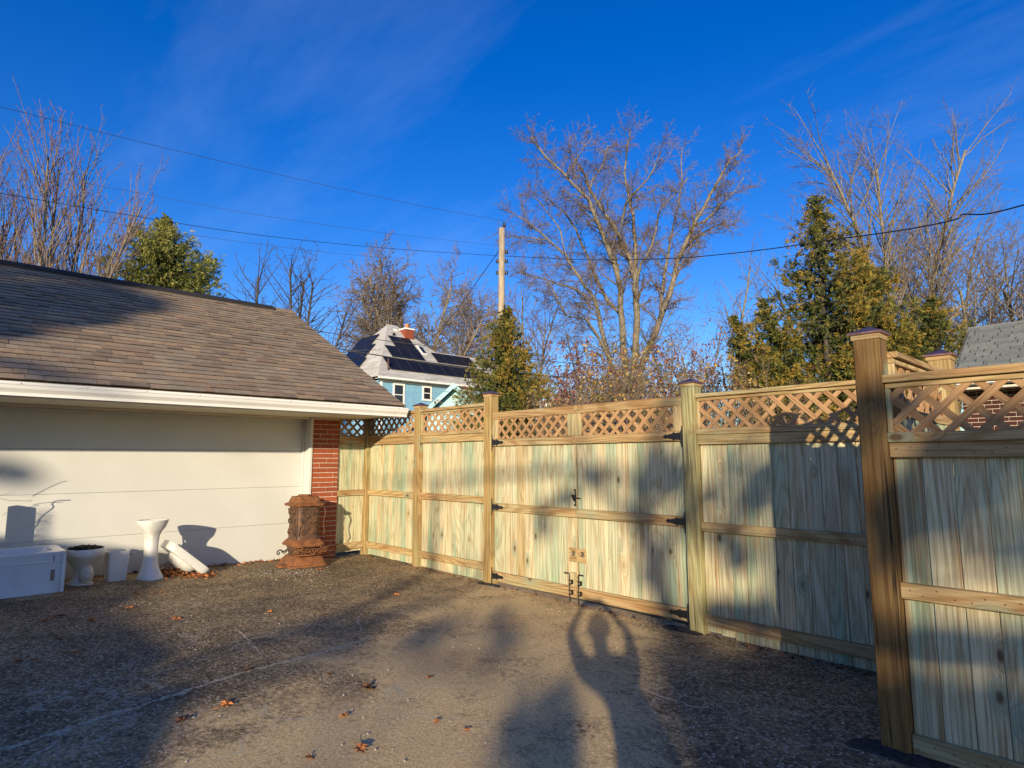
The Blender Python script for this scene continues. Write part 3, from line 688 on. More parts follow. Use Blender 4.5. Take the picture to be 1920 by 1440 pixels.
sc1.append(face_x([(-.15, .80), (-.05, .70), (.04, .66), (.13, .55), (.15, .42)], .196, .006)); sc1.append(face_x([(.15, .80), (.04, .72), (-.06, .60), (-.14, .50)], .196, .006))
sc2.append(face_y([(-.15, .80), (-.05, .70), (.04, .66), (.13, .55), (.15, .42)], .186, .006)); sc2.append(tube([(.165, -.165, .36), (.165, -.165, .84)], .007, 5))
ob('scrollwork', merge(*sc1), M['iron2'], st, smooth=True); ob('scrollwork', merge(*sc2), M['iron2'], st, smooth=True)
bs = []
for c in (-.14, -.05, .05, .14): bs.append(tube([(.285-.06*(q-.05)/.08 if q > .05 else .29, -p, q) for p, q in spiral(c, .078, .034, 1.5, 1 if c > 0 else -1, 1.0)], .005, 5))
for c in (-.16, -.05, .06): bs.append(tube([(p, -(.262-.06*(q-.05)/.08 if q > .05 else .266), q) for p, q in spiral(c, .078, .034, 1.5, 1, 1.0)], .005, 5))
ob('base_ornament', merge(*bs), M['rust'], st, smooth=True)
fl = []
for k, c in enumerate((-.20, -.12, -.035, .05, .135, .21)):
    fl.append(tube([(.30+.02*(q-.2)/.05, -p, q) for p, q in spiral(c, .222, .050, 1.5, 1 if k % 2 else -1, 1.6*k)], .0085, 6))
fl += [tube([(.27, .25, .275), (.305, .12, .285), (.31, 0, .283), (.305, -.13, .285), (.27, -.26, .278)], .008, 6), tube([(.28, .22, .17), (.30, 0, .165), (.28, -.22, .17)], .009, 6)]
ob('filigree_shelf', merge(*fl), M['rust'], st, smooth=True)
ob('side_bracket', merge(tube([(-.03, -.21, .23), (-.03, -.27, .20), (-.03, -.32, .23), (-.03, -.355, .215), (-.03, -.365, .185), (-.03, -.345, .165), (-.03, -.325, .18), (-.03, -.335, .20)], .010, 6),
   tube([(-.03, -.22, .205), (-.03, -.26, .175), (-.03, -.30, .20)], .007, 6)), M['iron'], st, smooth=True)
ob('side_strap', tube([(.185, .205, .40), (.20, .235, .47), (.19, .215, .58), (.19, .225, .66), (.20, .24, .75), (.19, .21, .84)], [.006, .010, .006, .008, .010, .006], 6), M['iron2'], st, smooth=True)
ob('foot_plate', L([(.0, .02, .02), (.006, .11, .09), (.03, .10, .08), (.04, .04, .03)], 14), M['rust'], st, (.05, -.30, 0), smooth=True)

# ---- pedestal (upturned column of a wash stand)
px_, py_ = -8.73, 2.09
pd = thing('sink_pedestal', 'white porcelain pedestal standing upright by the garage door', 'pedestal', (px_, py_, gz(px_, py_)), rad(20))
def ped_rows(k): return [(0.0, .150*k, .118*k, .02, 3), (.012, .155*k, .120*k, .02, 3), (.05, .140*k, .112*k, .012, 3), (.10, .112*k, .092*k, .004, 3), (.17, .088*k, .076*k, 0, 3), (.28, .078*k, .067*k, 0, 3), (.44, .077*k, .066*k, 0, 3), (.52, .084*k, .073*k, 0, 3), (.57, .105*k, .095*k, 0, 2.6), (.62, .136*k, .140*k, 0, 2.4), (.68, .150*k, .168*k, 0, 2.3), (.705, .154*k, .178*k, 0, 2.3)]
smo(ob('column', L(ped_rows(1.0)+[(.712, .153, .177, 0, 2.3), (.709, .138, .160, 0, 2.3), (.66, .115, .122, 0, 2.3), (.60, .09, .09, 0, 2.3)], 36), M['porc'], pd), 50)
ob('broken_rim', merge(*[tube(sup(0, 0, .708+random.uniform(-.003, .004), .147, .170, 26, 2.3)[a:b], .006, 5) for a, b in ((2, 9), (12, 17), (19, 25))]), M['stain'], pd, smooth=True)
ob('chipped_edge', loft([[(-.079*1.02, -.02, .20), (-.079, .02, .20), (-.082, .02, .205), (-.082, -.02, .205)], [(-.13, -.02, .70), (-.13, .02, .70), (-.134, .02, .70), (-.134, -.02, .70)]]), M['stain'], pd)

# ---- basin lying on its edge
bz = thing('sink_basin', 'white wash basin with taps tipped on its edge beside the pedestal', 'sink', (-8.86, 2.52, 0.205), 0)
bz.rotation_euler = (rad(-40.8), 0, 0)
def rr(z, hx, hy, e=7): return sup(0, 0, z, hx, hy, 36, e)
smo(ob('basin_slab', loft([rr(-.055, .215, .295), rr(-.05, .228, .305), rr(.035, .232, .312), rr(.048, .226, .306), rr(.05, .215, .295), rr(.048, .16, .215, 3), rr(.02, .145, .20, 2.5), rr(-.05, .11, .15, 2.2), rr(-.09, .05, .07, 2)], True, True), M['porc'], bz), 50)
smo(ob('bowl_underside', loft([rr(-.045, .165, .205, 2.5), rr(-.085, .155, .19, 2.3), rr(-.13, .12, .145, 2.2), rr(-.155, .07, .08, 2), rr(-.16, .02, .02, 2)]), M['porc'], bz), 60)
for yy in (-.10, .10): ob('tap', merge(tube([(-.17, yy, .045), (-.17, yy, .085)], .014, 8), tube([(-.17-.028, yy-.01, .092), (-.17+.028, yy+.01, .092)], .010, 6), tube([(-.17-.01, yy-.028, .092), (-.17+.01, yy+.028, .092)], .010, 6)), M['stain'], bz, smooth=True)
ob('spout', tube([(-.17, 0, .045), (-.17, 0, .09), (-.14, 0, .10), (-.10, 0, .085)], [.016, .015, .012, .010], 8), M['stain'], bz, smooth=True)
for k, (a, b) in enumerate(((-.05, .06), (.02, .09))): ob('supply_pipe', tube([(-.10+.05*k, -.06+.05*k, -.10), (-.08+.05*k, -.16+.04*k, -.26+.05*k)], .006, 6), M['iron2'], bz)

# ---- bath tub on a board
tb = thing('bathtub', 'white alcove bathtub with flat apron, cut off by the left edge', 'bathtub', (-8.71, 0.41, 0.045), 0)
def tr(z, hx, hy, e=14): return sup(0, 0, z, hx, hy, 48, e)
smo(ob('tub_shell', loft([tr(0, .358, .755, 20), tr(.395, .365, .765, 20), tr(.408, .372, .770, 20), tr(.425, .372, .770, 20), tr(.432, .366, .764, 20), tr(.430, .285, .67, 5), tr(.40, .27, .65, 4.5), tr(.12, .22, .56, 4), tr(.07, .16, .48, 4)], True, True), M['tub'], tb), 40)
ob('apron_fold', cbox(.3625, .3745, -.765, .735, .325, .333, .003), M['tub'], tb)
ob('apron_edge', cbox(.355, .371, .737, .769, .0, .406, .004), M['tub'], tb)
ob('tub_sticker', box(.3635, .3665, .642, .676, .13, .245), mat_plain('tan_sticker', (0.20, 0.16, 0.11), .7), tb)
ob('apron_scuff', box(.3634, .3654, .655, .664, .33, .40), M['iron2'], tb)
pk = tag(ob('plank', cbox(-.11, .11, -1.3, .62, 0, .03, .004), M['rail'], loc=(-8.26, 0.53, 0.012)), 'grey flat board lying on the ground under the bathtub front', 'board')
# ---- toilet bowl and cistern
tl = thing('toilet_bowl', 'old toilet bowl heaped with black leaves, between bathtub and cistern', 'toilet', (-8.79, 1.41, gz(-8.79, 1.41)), rad(12))
smo(ob('bowl', L([(0, .17, .115, -.06, 3), (.015, .17, .115, -.06, 3), (.05, .125, .085, -.06, 2.6), (.12, .085, .066, -.05, 2.4), (.18, .10, .078, -.045, 2.2), (.25, .158, .125, -.02, 2.2), (.30, .205, .165, .006, 2.2), (.335, .232, .188, .018, 2.2), (.345, .238, .194, .018, 2.2), (.405, .240, .196, .018, 2.2), (.415, .232, .188, .018, 2.2), (.412, .19, .145, .018, 2.2), (.36, .17, .125, .018, 2.2)], 36), M['porc'], tl), 50)
smo(ob('trapway', L([(.05, .07, .06, .10, 2), (.12, .085, .075, .11, 2), (.19, .07, .07, .09, 2), (.24, .03, .03, .07, 2)], 16), M['stain'], tl), 60)
def leafquads(n, fn, size, rnd, mats):
    V, F, I = [], [], []
    for _ in range(n):
        p = Vector(fn(rnd)); d = Vector((rnd.gauss(0, 1), rnd.gauss(0, 1), rnd.gauss(0, .35))).normalized(); e = Vector((rnd.gauss(0, 1), rnd.gauss(0, 1), rnd.gauss(0, .6)))
        e = (e-d*e.dot(d)).normalized(); s = size*rnd.uniform(.5, 1.2); k = len(V)
        up = d.cross(e)*s*.22
        V += [tuple(p-d*s), tuple(p+e*s*.45+up), tuple(p+d*s*.9), tuple(p-e*s*.45+up)]; F += [(k, k+1, k+2), (k, k+2, k+3)]; i = rnd.randrange(len(mats)); I += [i, i]
    return V, F, I
r5 = random.Random(5)
def disc(rnd):
    a, q = rnd.uniform(0, 6.28), math.sqrt(rnd.random()); return (.018+.205*q*math.cos(a), .165*q*math.sin(a), .405+rnd.uniform(-.01, .03)*(1.2-q))
v, f, i = leafquads(420, disc, .045, r5, [0, 1]); stuff(ob('leaf_heap', (v, f), [M['dark'], mat_plain('black_leaf', (.04, .033, .022), .8)], tl, mi=i))
ts = thing('toilet_cistern', 'white toilet cistern without a lid, standing between bowl and pedestal', 'cistern', (-8.86, 1.755, gz(-8.86, 1.755)), rad(8))
smo(ob('tank', loft([sup(0, 0, 0, .085, .095, 28, 8), sup(0, 0, .012, .09, .10, 28, 8), sup(0, 0, .34, .10, .118, 28, 8), sup(0, 0, .352, .10, .118, 28, 8), sup(0, 0, .350, .085, .10, 28, 8), sup(0, 0, .20, .08, .095, 28, 8)]), M['porc'], ts), 40)
ob('flush_lever', merge(tube([(.02, .115, .30), (.02, .14, .30)], .008, 6), tube([(.02, .138, .30), (.07, .142, .295)], .006, 6)), M['iron2'], ts)
ob('tank_side_sheet', loft([[(.095, -.112, .02), (.03, -.112, .02), (.02, -.118, .33), (.097, -.118, .33)], [(.094, -.1135, .02), (.03, -.1135, .02), (.02, -.1195, .33), (.096, -.1195, .33)]]), M['stain'], ts)  # thin sheet giving the left side a darker, browner tone
# ---- unseen square timber and dry vine, added in the tub to shadow the door
pv = thing('shadow_timber', 'unseen square timber with dry vine, added beyond the left edge to shadow the door', 'timber', (-8.90, 0.36, 0.12), rad(15))
ob('timber', cbox(-.065, .065, -.065, .065, 0, .93, .004), M['post'], pv)
vv = []
rv = random.Random(9)
for k in range(34):
    z = .28+.62*rv.random(); a = rv.uniform(0, 6.28); p = Vector((.07*math.cos(a), .07*math.sin(a), z)); d = Vector((math.cos(a), math.sin(a), .2)); pts = [p]
    tw = rv.uniform(-1.1, 1.1)
    for s_ in range(8):
        d = (Matrix.Rotation(tw, 3, 'X') @ Matrix.Rotation(rv.uniform(-.6, .6), 3, 'Z') @ d).normalized(); p = p+d*.022; pts.append(p)
    vv.append(tube(pts, .0018, 4))
def wav(p0, ds, n, r0):
    p = Vector(p0); d = Vector(ds).normalized(); pts = [p]
    for _ in range(n): d = (d+Vector((rv.gauss(0, .25), rv.gauss(0, .25), rv.gauss(0, .12)))).normalized(); p = p+d*.04; pts.append(p)
    return tube(pts, r0, 4)
vv += [wav((.07, .05, .70), (.1, .15, 1), 17, .006), wav((.02, .09, 1.05), (.2, 1, .5), 8, .003), wav((.02, .09, 1.0), (.2, -1, .2), 7, .003), wav((.02, .1, .95), (.1, 1, .1), 7, .003), wav((0, .08, .9), (.2, -1, .5), 6, .003)]
ob('dry_vine', merge(*vv), M['twig'], pv)
# ---- litter along the door and under the basin
def litter(rnd):
    t_ = rnd.random()
    if t_ < .55: x, y = -8.86+rnd.gauss(0, .12), 2.36+rnd.gauss(0, .10); z = gz(x, y)+abs(rnd.gauss(0, .035))
    elif t_ < .8: x, y = -9.26+abs(rnd.gauss(0, .05)), rnd.uniform(1.6, 4.1); z = gz(x, y)+abs(rnd.gauss(0, .01))
    else: x, y = -8.62+rnd.gauss(0, .12), 2.62+rnd.gauss(0, .10); z = gz(x, y)+abs(rnd.gauss(0, .012))
    return x, y, z+.006
v, f, i = leafquads(620, litter, .036, random.Random(8), [0, 1, 2]); lo = stuff(ob('leaf_litter', (v, f), M['fallen'], mi=i)); tag(lo, 'heap of dead brown leaves under the tipped basin and along the door', 'leaves')
def foot(rnd):
    x = rnd.uniform(-9.0, -1.3); y = 5.25-abs(rnd.gauss(0, .05)); 
    if rnd.random() < .25: x, y = rnd.uniform(-1.2, .4), 3.86-abs(rnd.gauss(0, .05))
    return x, y, gz(x, y)+.006+abs(rnd.gauss(0, .006))
v, f, i = leafquads(420, foot, .022, random.Random(18), [0, 1, 2]); lo = stuff(ob('leaf_crumbs', (v, f), [M['fallen'][1], M['fallen'][2], M['dark']], mi=i)); tag(lo, 'crumbled dead leaves gathered along the foot of the fence', 'leaves')
# ---- single fallen leaves on the drive
def leafmesh(seed):
    r2 = random.Random(seed); V = [(0, 0, .006)]; F = []; n = 18; lob = [1, .45, .78, .42, .95, .40, .82, .42, .70]
    for k in range(n):
        a = 2*math.pi*k/n; q = lob[k % 9]*r2.uniform(.85, 1.1); V.append((q*math.cos(a), .8*q*math.sin(a), r2.uniform(0, .22)+.25*abs(math.sin(a))*r2.random()))
    for k in range(n): F.append((0, 1+k, 1+(k+1) % n))
    V2 = [(x, y, z) for x, y, z in V]; st_ = tube([(-.9, 0, .03), (-1.6, .1, .10)], .03, 3); return merge((V2, F), st_)
lm = [mesh('fallen_leaf', leafmesh(k), M['fallen'][k % 3]) for k in range(6)]
LEAF = [(330,1161,1.2,0,'lit orange leaf below the tipped basin, alone on bright ground'),(243,1141,1.1,1,'curled leaf on the shade edge before the pedestal'),(172,1164,1.2,0,'leaf in the shade two steps before the toilet bowl'),(84,1164,1.0,3,'brown leaf in the shade, end of a short row before the bathtub'),(100,1159,1.0,1,'dark leaf in the middle of the row before the bathtub'),(116,1156,1.1,2,'dark leaf at the right end of the row before the bathtub'),(140,1225,1.0,0,'small leaf in deep shade, rightmost of three low left ones'),(114,1198,1.0,4,'leaf in deep shade between the bathtub row and the lower left pair'),(33,1240,0.9,1,'leaf in deep shade nearest the left edge'),(64,1238,0.9,4,'leaf in deep shade just right of the leaf nearest the left edge'),(425,1323,1.25,0,'orange leaf with a small shadow beside the pale crack'),(341,1352,1.2,2,'dark star-shaped leaf in the shade below the pale crack'),(744,1116,1.1,0,'upright orange leaf out in front of the left fence panels'),(690,1292,1.4,2,'large dark leaf in the middle of the drive'),(806,1271,0.9,1,'small brown leaf right of the large dark one'),(676,1406,1.3,1,'russet leaf at the bottom centre of the drive'),(645,1344,0.9,3,'small leaf standing on edge between two larger ones'),(505,1148,0.8,0,'small orange leaf on the lit ground before the stove'),(466,1258,1.0,2,'leaf resting on the pale crack itself'),(875,1369,0.7,3,'tiny leaf on edge at the right of the sunlit strip'),(819,1354,0.7,1,'tiny round leaf left of the sunlit strip'),(580,1422,0.8,1,'small leaf at the bottom edge of the view'),(610,1152,0.7,4,'small dull leaf before the stove shade'),(618,1265,0.7,4,'small dull leaf above the large dark one'),(255,1112,0.9,0,'leaf lying just before the pedestal foot'),(288,1112,1.0,1,'leaf in the sunlit tip before the pedestal'),(305,1111,0.9,4,'leaf right of the one in the sunlit tip'),(598,1068,1.1,0,'leaf at the foot of the rusty stove'),(865,1110,0.7,1,'small leaf by the left hinge post')]
for k, (a, b, s_, m_, lab) in enumerate(LEAF):
    p = onG(a, b); o = bpy.data.objects.new('fallen_leaf', lm[m_]); COL.objects.link(o); sc_ = .046*s_
    o.location = (p.x, p.y, p.z+.003); o.scale = (sc_, sc_, sc_); o.rotation_euler = (random.uniform(-.25, .25), random.uniform(-.25, .25), random.uniform(0, 6.28)); tag(o, lab, 'leaf', 'fallen leaves on the drive')
# ---- loose stones
V, F = [], []
rk = random.Random(31)
for _ in range(1500):
    if rk.random() < .25: p = onG(540+rk.gauss(0, 45), 1068+abs(rk.gauss(0, 10)))
    else: x, y = rk.uniform(-9.1, .5), rk.uniform(.2, 5.2); p = Vector((x, y, gz(x, y)))
    s_ = rk.choice((.004, .005, .006, .009)); k = len(V); pts = [(1,0,0),(-1,0,0),(0,1,0),(0,-1,0),(0,0,1),(0,0,-.4)]
    V += [(p.x+s_*a*rk.uniform(.6, 1.3), p.y+s_*b*rk.uniform(.6, 1.3), p.z+.004+s_*c*.7) for a, b, c in pts]
    F += [(k+a, k+b, k+c) for a, b, c in ((0,2,4),(2,1,4),(1,3,4),(3,0,4),(2,0,5),(1,2,5),(3,1,5),(0,3,5))]
gr = stuff(ob('gravel', (V, F), mat_plain('pale_stone', (.42, .38, .31), .85, 0, .4, 40))); tag(gr, 'loose pale stones scattered over the drive', 'gravel')

# ================================================================== BACKGROUND BUILDINGS
def shingle_rows(o0, along, up, W, H, exp, n, col_mats, parent, seed, thick=0.012, name='shingle_courses', tab=0.9, poly=None):
    """real lapped courses on a far roof, one stepped strip per course cut in tabs"""
    r2 = random.Random(seed); V, F, I = [], [], []; nn = Vector(along).cross(Vector(up)).normalized()
    for r_ in range(int(H/exp)):
        s0 = r_*exp; u = -r2.uniform(0, tab)
        while u < W:
            a, b = max(0, u), min(W, u+tab*r2.uniform(.6, 1.3)); u = u+(tab if b < W else 99) if False else b
            if poly:
                lo, hi = poly(s0+exp*.5); a, b = max(a, lo), min(b, hi)
            if b-a > .02:
                k = len(V); P = [o0+along*(a+.006)+up*s0, o0+along*(b-.006)+up*s0, o0+along*(b-.006)+up*(s0+exp*1.15), o0+along*(a+.006)+up*(s0+exp*1.15)]
                V += [tuple(P[0]+nn*thick), tuple(P[1]+nn*thick), tuple(P[2]+nn*.002), tuple(P[3]+nn*.002), tuple(P[0]), tuple(P[1])]
                F += [(k, k+1, k+2, k+3), (k+4, k+5, k+1, k)]; m_ = r2.randrange(len(col_mats)); I += [m_, m_]
    return stuff(ob(name, (V, F), col_mats, parent, mi=I))
# ---- blue house with solar roof (44 m away, parallel to the garage)
HX, HY, HZ, HM = -38.27, 22.96, 7.5, 0.908
bh = thing('blue_house', 'blue clapboard house with pale hipped roof covered in solar panels', 'house', (HX, HY, 0))
M['paleroof'] = [mat_plain('pale_shingle', c, .9, 0, .15, 12, .3) for c in ((.43, .415, .385), (.49, .475, .44), (.37, .355, .33))]
def hb(x0, x1, y0, y1, z0, z1): return box(x0-HX, x1-HX, y0-HY, y1-HY, z0, z1)
wl = ob('house_wall', merge(hb(HX-11.4, HX-.55, HY+.55, HY+14.5, -.4, HZ-.15)), M['blue'], bh)
for k in range(22):
    z = 4.6+k*.125
    if z < HZ-.5: ob('clapboard', box(-.55, -.535, .55, 14.5, z, z+.118), M['blue'], wl) if False else None
cl = merge(*[([(-.552, .56, z), (-.552, 14.5, z), (-.530, 14.5, z), (-.530, .56, z), (-.552, .56, z+.12), (-.552, 14.5, z+.12), (-.545, 14.5, z+.12), (-.545, .56, z+.12)], [(0,3,2,1),(4,5,6,7),(0,1,5,4),(1,2,6,5),(2,3,7,6),(3,0,4,7)]) for z in [4.0+.125*k for k in range(27)]])
stuff(ob('clapboards', cl, M['blue'], wl))
ob('frieze_board', box(-.56, -.51, .5, 14.5, HZ-.32, HZ-.12), M['trim'], bh); ob('eave_soffit', box(-.52, -.02, .02, 14.5, HZ-.14, HZ-.10), M['soffit'], bh)
ob('corner_board', box(-.60, -.515, .50, .66, 3, HZ-.32), M['trim'], bh)
ru, rw = 6.0, 4.4   # ridge offsets
A = Vector((0, 0, HZ)); Rg0 = Vector((-ru, rw-.05, HZ+ru*HM)); Rg1 = Vector((-ru, rw+.75, HZ+ru*HM)); 
Bc = Vector((0, 11.2, HZ)); wr = 3.3; W0 = Vector((-wr, 7.45, HZ+wr*HM)); W1 = Vector((-wr, 15, HZ+wr*HM)); E1 = Vector((0, 15, HZ)); Bk = Vector((-12, 0, HZ)); Bk2 = Vector((-12, 10, HZ)); WB = Vector((-2*wr, 15, HZ)); WB0 = Vector((-2*wr, 9.3, HZ))
pts = [A, E1, W1, W0, Rg1, Rg0, Bk, Bk2, WB, WB0]
hr = ob('hip_roof', ([tuple(p) for p in pts], [(0, 1, 2, 3, 4, 5), (0, 5, 6), (5, 4, 7, 6), (4, 3, 9, 7), (3, 2, 8, 9)]), M['paleroof'][0], bh)
upv = Vector((-1, 0, HM)).normalized(); sl = math.hypot(1, HM)
def fpoly(s_):
    x = s_/sl; lo = x*(rw/ru); 
    hi = 14.9 if x < wr else 7.45-(x-wr)/(ru-wr)*(7.45-(rw+.75))
    return lo+.03, hi-.03
shingle_rows(A+Vector((0.02, 0, .02)), Vector((0, 1, 0)), upv, 15, ru*sl-.1, .14, 0, M['paleroof'], hr, 4, poly=fpoly, tab=1.0)
upl = Vector((0, rw, ru*HM)).normalized(); sll = math.hypot(rw, ru*HM)/ru
def lpoly(s_):
    q = s_/(sll*ru); return q*ru+.03, 12-q*6-.03
shingle_rows(A+Vector((0, -.02, .02)), Vector((-1, 0, 0)), upl, 12, sll*ru-.1, .14, 0, M['paleroof'], hr, 6, poly=lpoly, tab=1.0)
ob('house_gutter', box(-.03, .10, -.02, 14.5, HZ-.13, HZ+.01), M['trim'], bh)
def solar(y0, s0, wd, h, org, al, up_):
    n_ = al.cross(up_).normalized(); 
    if n_.z < 0: n_ = -n_
    o = org+al*y0+up_*s0+n_*.10
    Mx = Matrix(((al.x, up_.x, n_.x, o.x), (al.y, up_.y, n_.y, o.y), (al.z, up_.z, n_.z, o.z), (0, 0, 0, 1)))
    p = ob('solar_panel', xf(box(0, wd-.02, 0, h-.02, 0, .035), Mx), M['solarframe'], hr)
    cells = []
    for i_ in range(6):
        cw = (wd-.08)/6; cells.append(box(.03+i_*cw, .03+(i_+1)*cw-.012, .03, h-.05, .036, .040))
    ob('solar_cells', xf(merge(*cells), Mx), M['solar'], p)
aly = Vector((0, 1, 0))
for k in range(9): solar(1.40+1.04*k, .95, 1.04, 1.68, A, aly, upv)
for k in range(3): solar(2.36+1.05*k, 2.80, 1.05, 1.58, A, aly, upv)
for k in range(2): solar(3.38+1.04*k, 4.45, 1.04, 1.52, A, aly, upv)
for k in range(4): solar(6.72+1.04*k, 2.82, 1.04, 1.40, A, aly, upv)
alx = Vector((-1, 0, 0))
for k in range(3): solar(5.75+1.04*k, 4.35, 1.04, 1.3, A, alx, upl)
for k in range(4): solar(4.9+1.04*k, 2.7, 1.04, 1.6, A, alx, upl)
for k in range(3): solar(4.4+1.04*k, 1.0, 1.04, 1.6, A, alx, upl)
def roofbox(name, y0, y1, s0, s1, h, mat):
    n_ = Vector((HM, 0, 1)).normalized(); P = []
    for hh in (0, h):
        for (yy, ss) in ((y0, s0), (y1, s0), (y1, s1), (y0, s1)): P.append(tuple(A+aly*yy+upv*ss+n_*hh))
    return ob(name, (P, [(0,3,2,1),(4,5,6,7),(0,1,5,4),(1,2,6,5),(2,3,7,6),(3,0,4,7)]), mat, hr)
sk = roofbox('skylight', 5.76, 6.26, 3.85, 5.05, .12, M['trim']); roofbox('skylight_glass', 5.82, 6.20, 3.95, 4.95, .135, M['glass']); roofbox('roof_vent', 4.0, 4.15, 6.2, 6.35, .25, M['dark']); roofbox('roof_vent', 4.55, 4.85, 7.1, 7.3, .12, M['trim'])
ob('vent_pipe', tube([(-.6, 1.15, HZ+.4), (-.6, 1.15, HZ+1.5)], .05, 8), M['iron2'], hr)
ch = ob('chimney', box(-5.3, -4.45, 5.15, 5.95, HZ+3, 12.40), M['brick'], bh); ob('chimney_cap', box(-5.38, -4.37, 5.07, 6.03, 12.40, 12.52), M['trim'], ch); ob('chimney_pot', tube([(-4.9, 5.55, 12.52), (-4.9, 5.55, 12.95)], .18, 10), mat_plain('terracotta', (.45, .18, .06), .8), ch)
for (y0, y1, z0, z1) in ((24.52-HY, 25.53-HY, 5.5, HZ-.33), (27.14-HY, 28.02-HY, 6.10, HZ-.33), (31.0-HY, 31.9-HY, 6.1, HZ-.33)):
    wf = ob('window', merge(box(-.55, -.48, y0, y0+.13, z0, z1), box(-.55, -.48, y1-.13, y1, z0, z1), box(-.55, -.48, y0+.13, y1-.13, z1-.12, z1), box(-.55, -.46, y0-.03, y1+.03, z0-.06, z0+.08)), M['trim'], bh)
    zm = (z0+z1)/2
    ob('sash', box(-.535, -.495, y0+.13, y1-.13, zm-.03, zm+.03), M['trim'], wf)
    ob('pane', box(-.54, -.515, y0+.13, y1-.13, zm+.03, z1-.12), M['glass'], wf); ob('pane', box(-.54, -.52, y0+.13, y1-.13, z0+.08, zm-.03), M['glass'], wf)
# ---- teal gabled outbuilding in front of it
tg = thing('teal_outbuilding', 'small teal gabled building with white rakes, before the blue house', 'shed', (-23.6, 18.4, 0))
ap, hw, tm = 5.16, 2.6, 0.93
ob('gable_wall', prism([(-hw+.3, -.4), (hw-.3, -.4), (hw-.3, ap-.25-(hw-.3)*tm), (0, ap-.25), (-hw+.3, ap-.25-(hw-.3)*tm)], .0, 4.5), M['teal'], tg, (0, 0, 0), (0, 0, rad(48)))
def slope(s, z0, z1, y0, y1): return prism([(0, ap+z0), (s*hw, ap+z0-hw*tm), (s*hw, ap+z1-hw*tm), (0, ap+z1)], y0, y1)
for s in (-1, 1):
    ob('roof_slope', slope(s, -.12, 0, -.45, 4.8), M['paleroof'][2], tg, rot=(0, 0, rad(48))); ob('rake_trim', slope(s, -.26, .02, -.50, -.452), M['teal'], tg, rot=(0, 0, rad(48)))
# ---- white-roofed car port glimpsed over the gate
wh = thing('white_roofed_shed', 'low shed with sunlit white roof glimpsed behind the small cedar', 'shed', (-22.2, 24.2, 0))
ob('shed_wall', box(-2.6, 2.2, 0, 3.5, -.4, 4.0), M['trim'], wh, rot=(0, 0, rad(46))); ob('shed_roof', prism([(-2.9, 4.0), (2.5, 4.0), (2.4, 4.1), (-.2, 4.75), (-2.8, 4.1)], -.4, 3.9), M['paleroof'][1], wh, rot=(0, 0, rad(46)))
# ---- grey-roofed brick house at the right
GY, GX = 13.0, -2.40
gh = thing('brick_house', 'brick house, shade painted into its bricks, with grey shingled gable roof at the right edge', 'house', (GX, GY, 0))
M['greyroof'] = [mat_plain('grey_shingle', c, .9, 0, .15, 20, .3) for c in ((.17, .178, .155), (.195, .20, .175), (.15, .158, .14))]
er, ez, rs_, rh = -.45, 2.76, .61, 1.52      # eave offset, eave z, slope, run to ridge
gw = ob('brick_wall', box(.05, 14, 0, 3.0, -.4, ez+.1), M['mortar'], gh)
V, F = [], []
vis_b = 0
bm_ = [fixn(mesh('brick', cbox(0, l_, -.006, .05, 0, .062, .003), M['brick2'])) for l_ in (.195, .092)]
for k in range(18):
    z0 = 1.35+k*.0725; x = .052
    first = k % 2
    while x < 2.35:
        i_ = 1 if first else 0; first = 0
        if z0+.06 < ez-.02:
            o = bpy.data.objects.new('brick', bm_[i_]); COL.objects.link(o); o.parent = gw; o.location = (x, -.004, z0)
        x += (.205 if i_ == 0 else .102)
BV = []
for k in range(40):
    z0 = -.39+k*.0725; x = .052 if not (1.35-.01 < z0 < 1.35+18*.0725-.01) else 2.42
    while x < 13.8: BV.append(box(x, x+.195, -.010, .05, z0, z0+.062)); x += .205
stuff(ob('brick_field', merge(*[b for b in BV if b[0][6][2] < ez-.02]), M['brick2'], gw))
rp = [(er, ez), (rh, ez+(rh-er)*rs_), (2*rh-er, ez), (2*rh-er, ez-.12), (rh, ez-.12+(rh-er)*rs_), (er, ez-.09)]
grf = ob('gable_roof', ([(0, y, z) for y, z in rp]+[(14, y, z) for y, z in rp], [tuple(range(6)), tuple(range(11, 5, -1))]+[(i_, i_+6, (i_+1) % 6+6, (i_+1) % 6) for i_ in range(6)]), M['greyroof'][0], gh)
upg = Vector((0, 1, rs_)).normalized()
shingle_rows(Vector((.01, er-.02, ez+.008)), Vector((1, 0, 0)), upg, 6.5, (rh-er)*math.hypot(1, rs_), .135, 0, M['greyroof'], grf, 12, tab=.31, thick=.010)
ob('eave_trim', box(0, 14, er-.03, er-.005, ez-.07, ez-.01), M['trim'], gh); ob('eave_soffit', box(.02, 14, er, .02, ez-.16, ez-.125), M['soffit'], gh)
ob('ridge_cap', ([(-.02, rh-.14, ez+(rh-er-.14)*rs_+.012), (-.02, rh, ez+(rh-er)*rs_+.03), (-.02, rh+.14, ez+(rh-er-.14)*rs_+.012), (14, rh-.14, ez+(rh-er-.14)*rs_+.012), (14, rh, ez+(rh-er)*rs_+.03), (14, rh+.14, ez+(rh-er-.14)*rs_+.012)], [(0, 1, 4, 3), (1, 2, 5, 4), (0, 2, 1), (3, 4, 5), (0, 3, 5, 2)]), M['greyroof'][1], grf)
ob('rake_trim', ([(-.012, er-.03, ez-.13), (-.012, rh, ez-.13+(rh-er)*rs_), (-.012, rh, ez+.005+(rh-er)*rs_), (-.012, er-.03, ez+.0), (0, er-.03, ez-.13), (0, rh, ez-.13+(rh-er)*rs_), (0, rh, ez+.005+(rh-er)*rs_), (0, er-.03, ez+.0)], [(0,3,2,1),(4,5,6,7),(0,1,5,4),(1,2,6,5),(2,3,7,6),(3,0,4,7)]), M['greyroof'][2], grf)

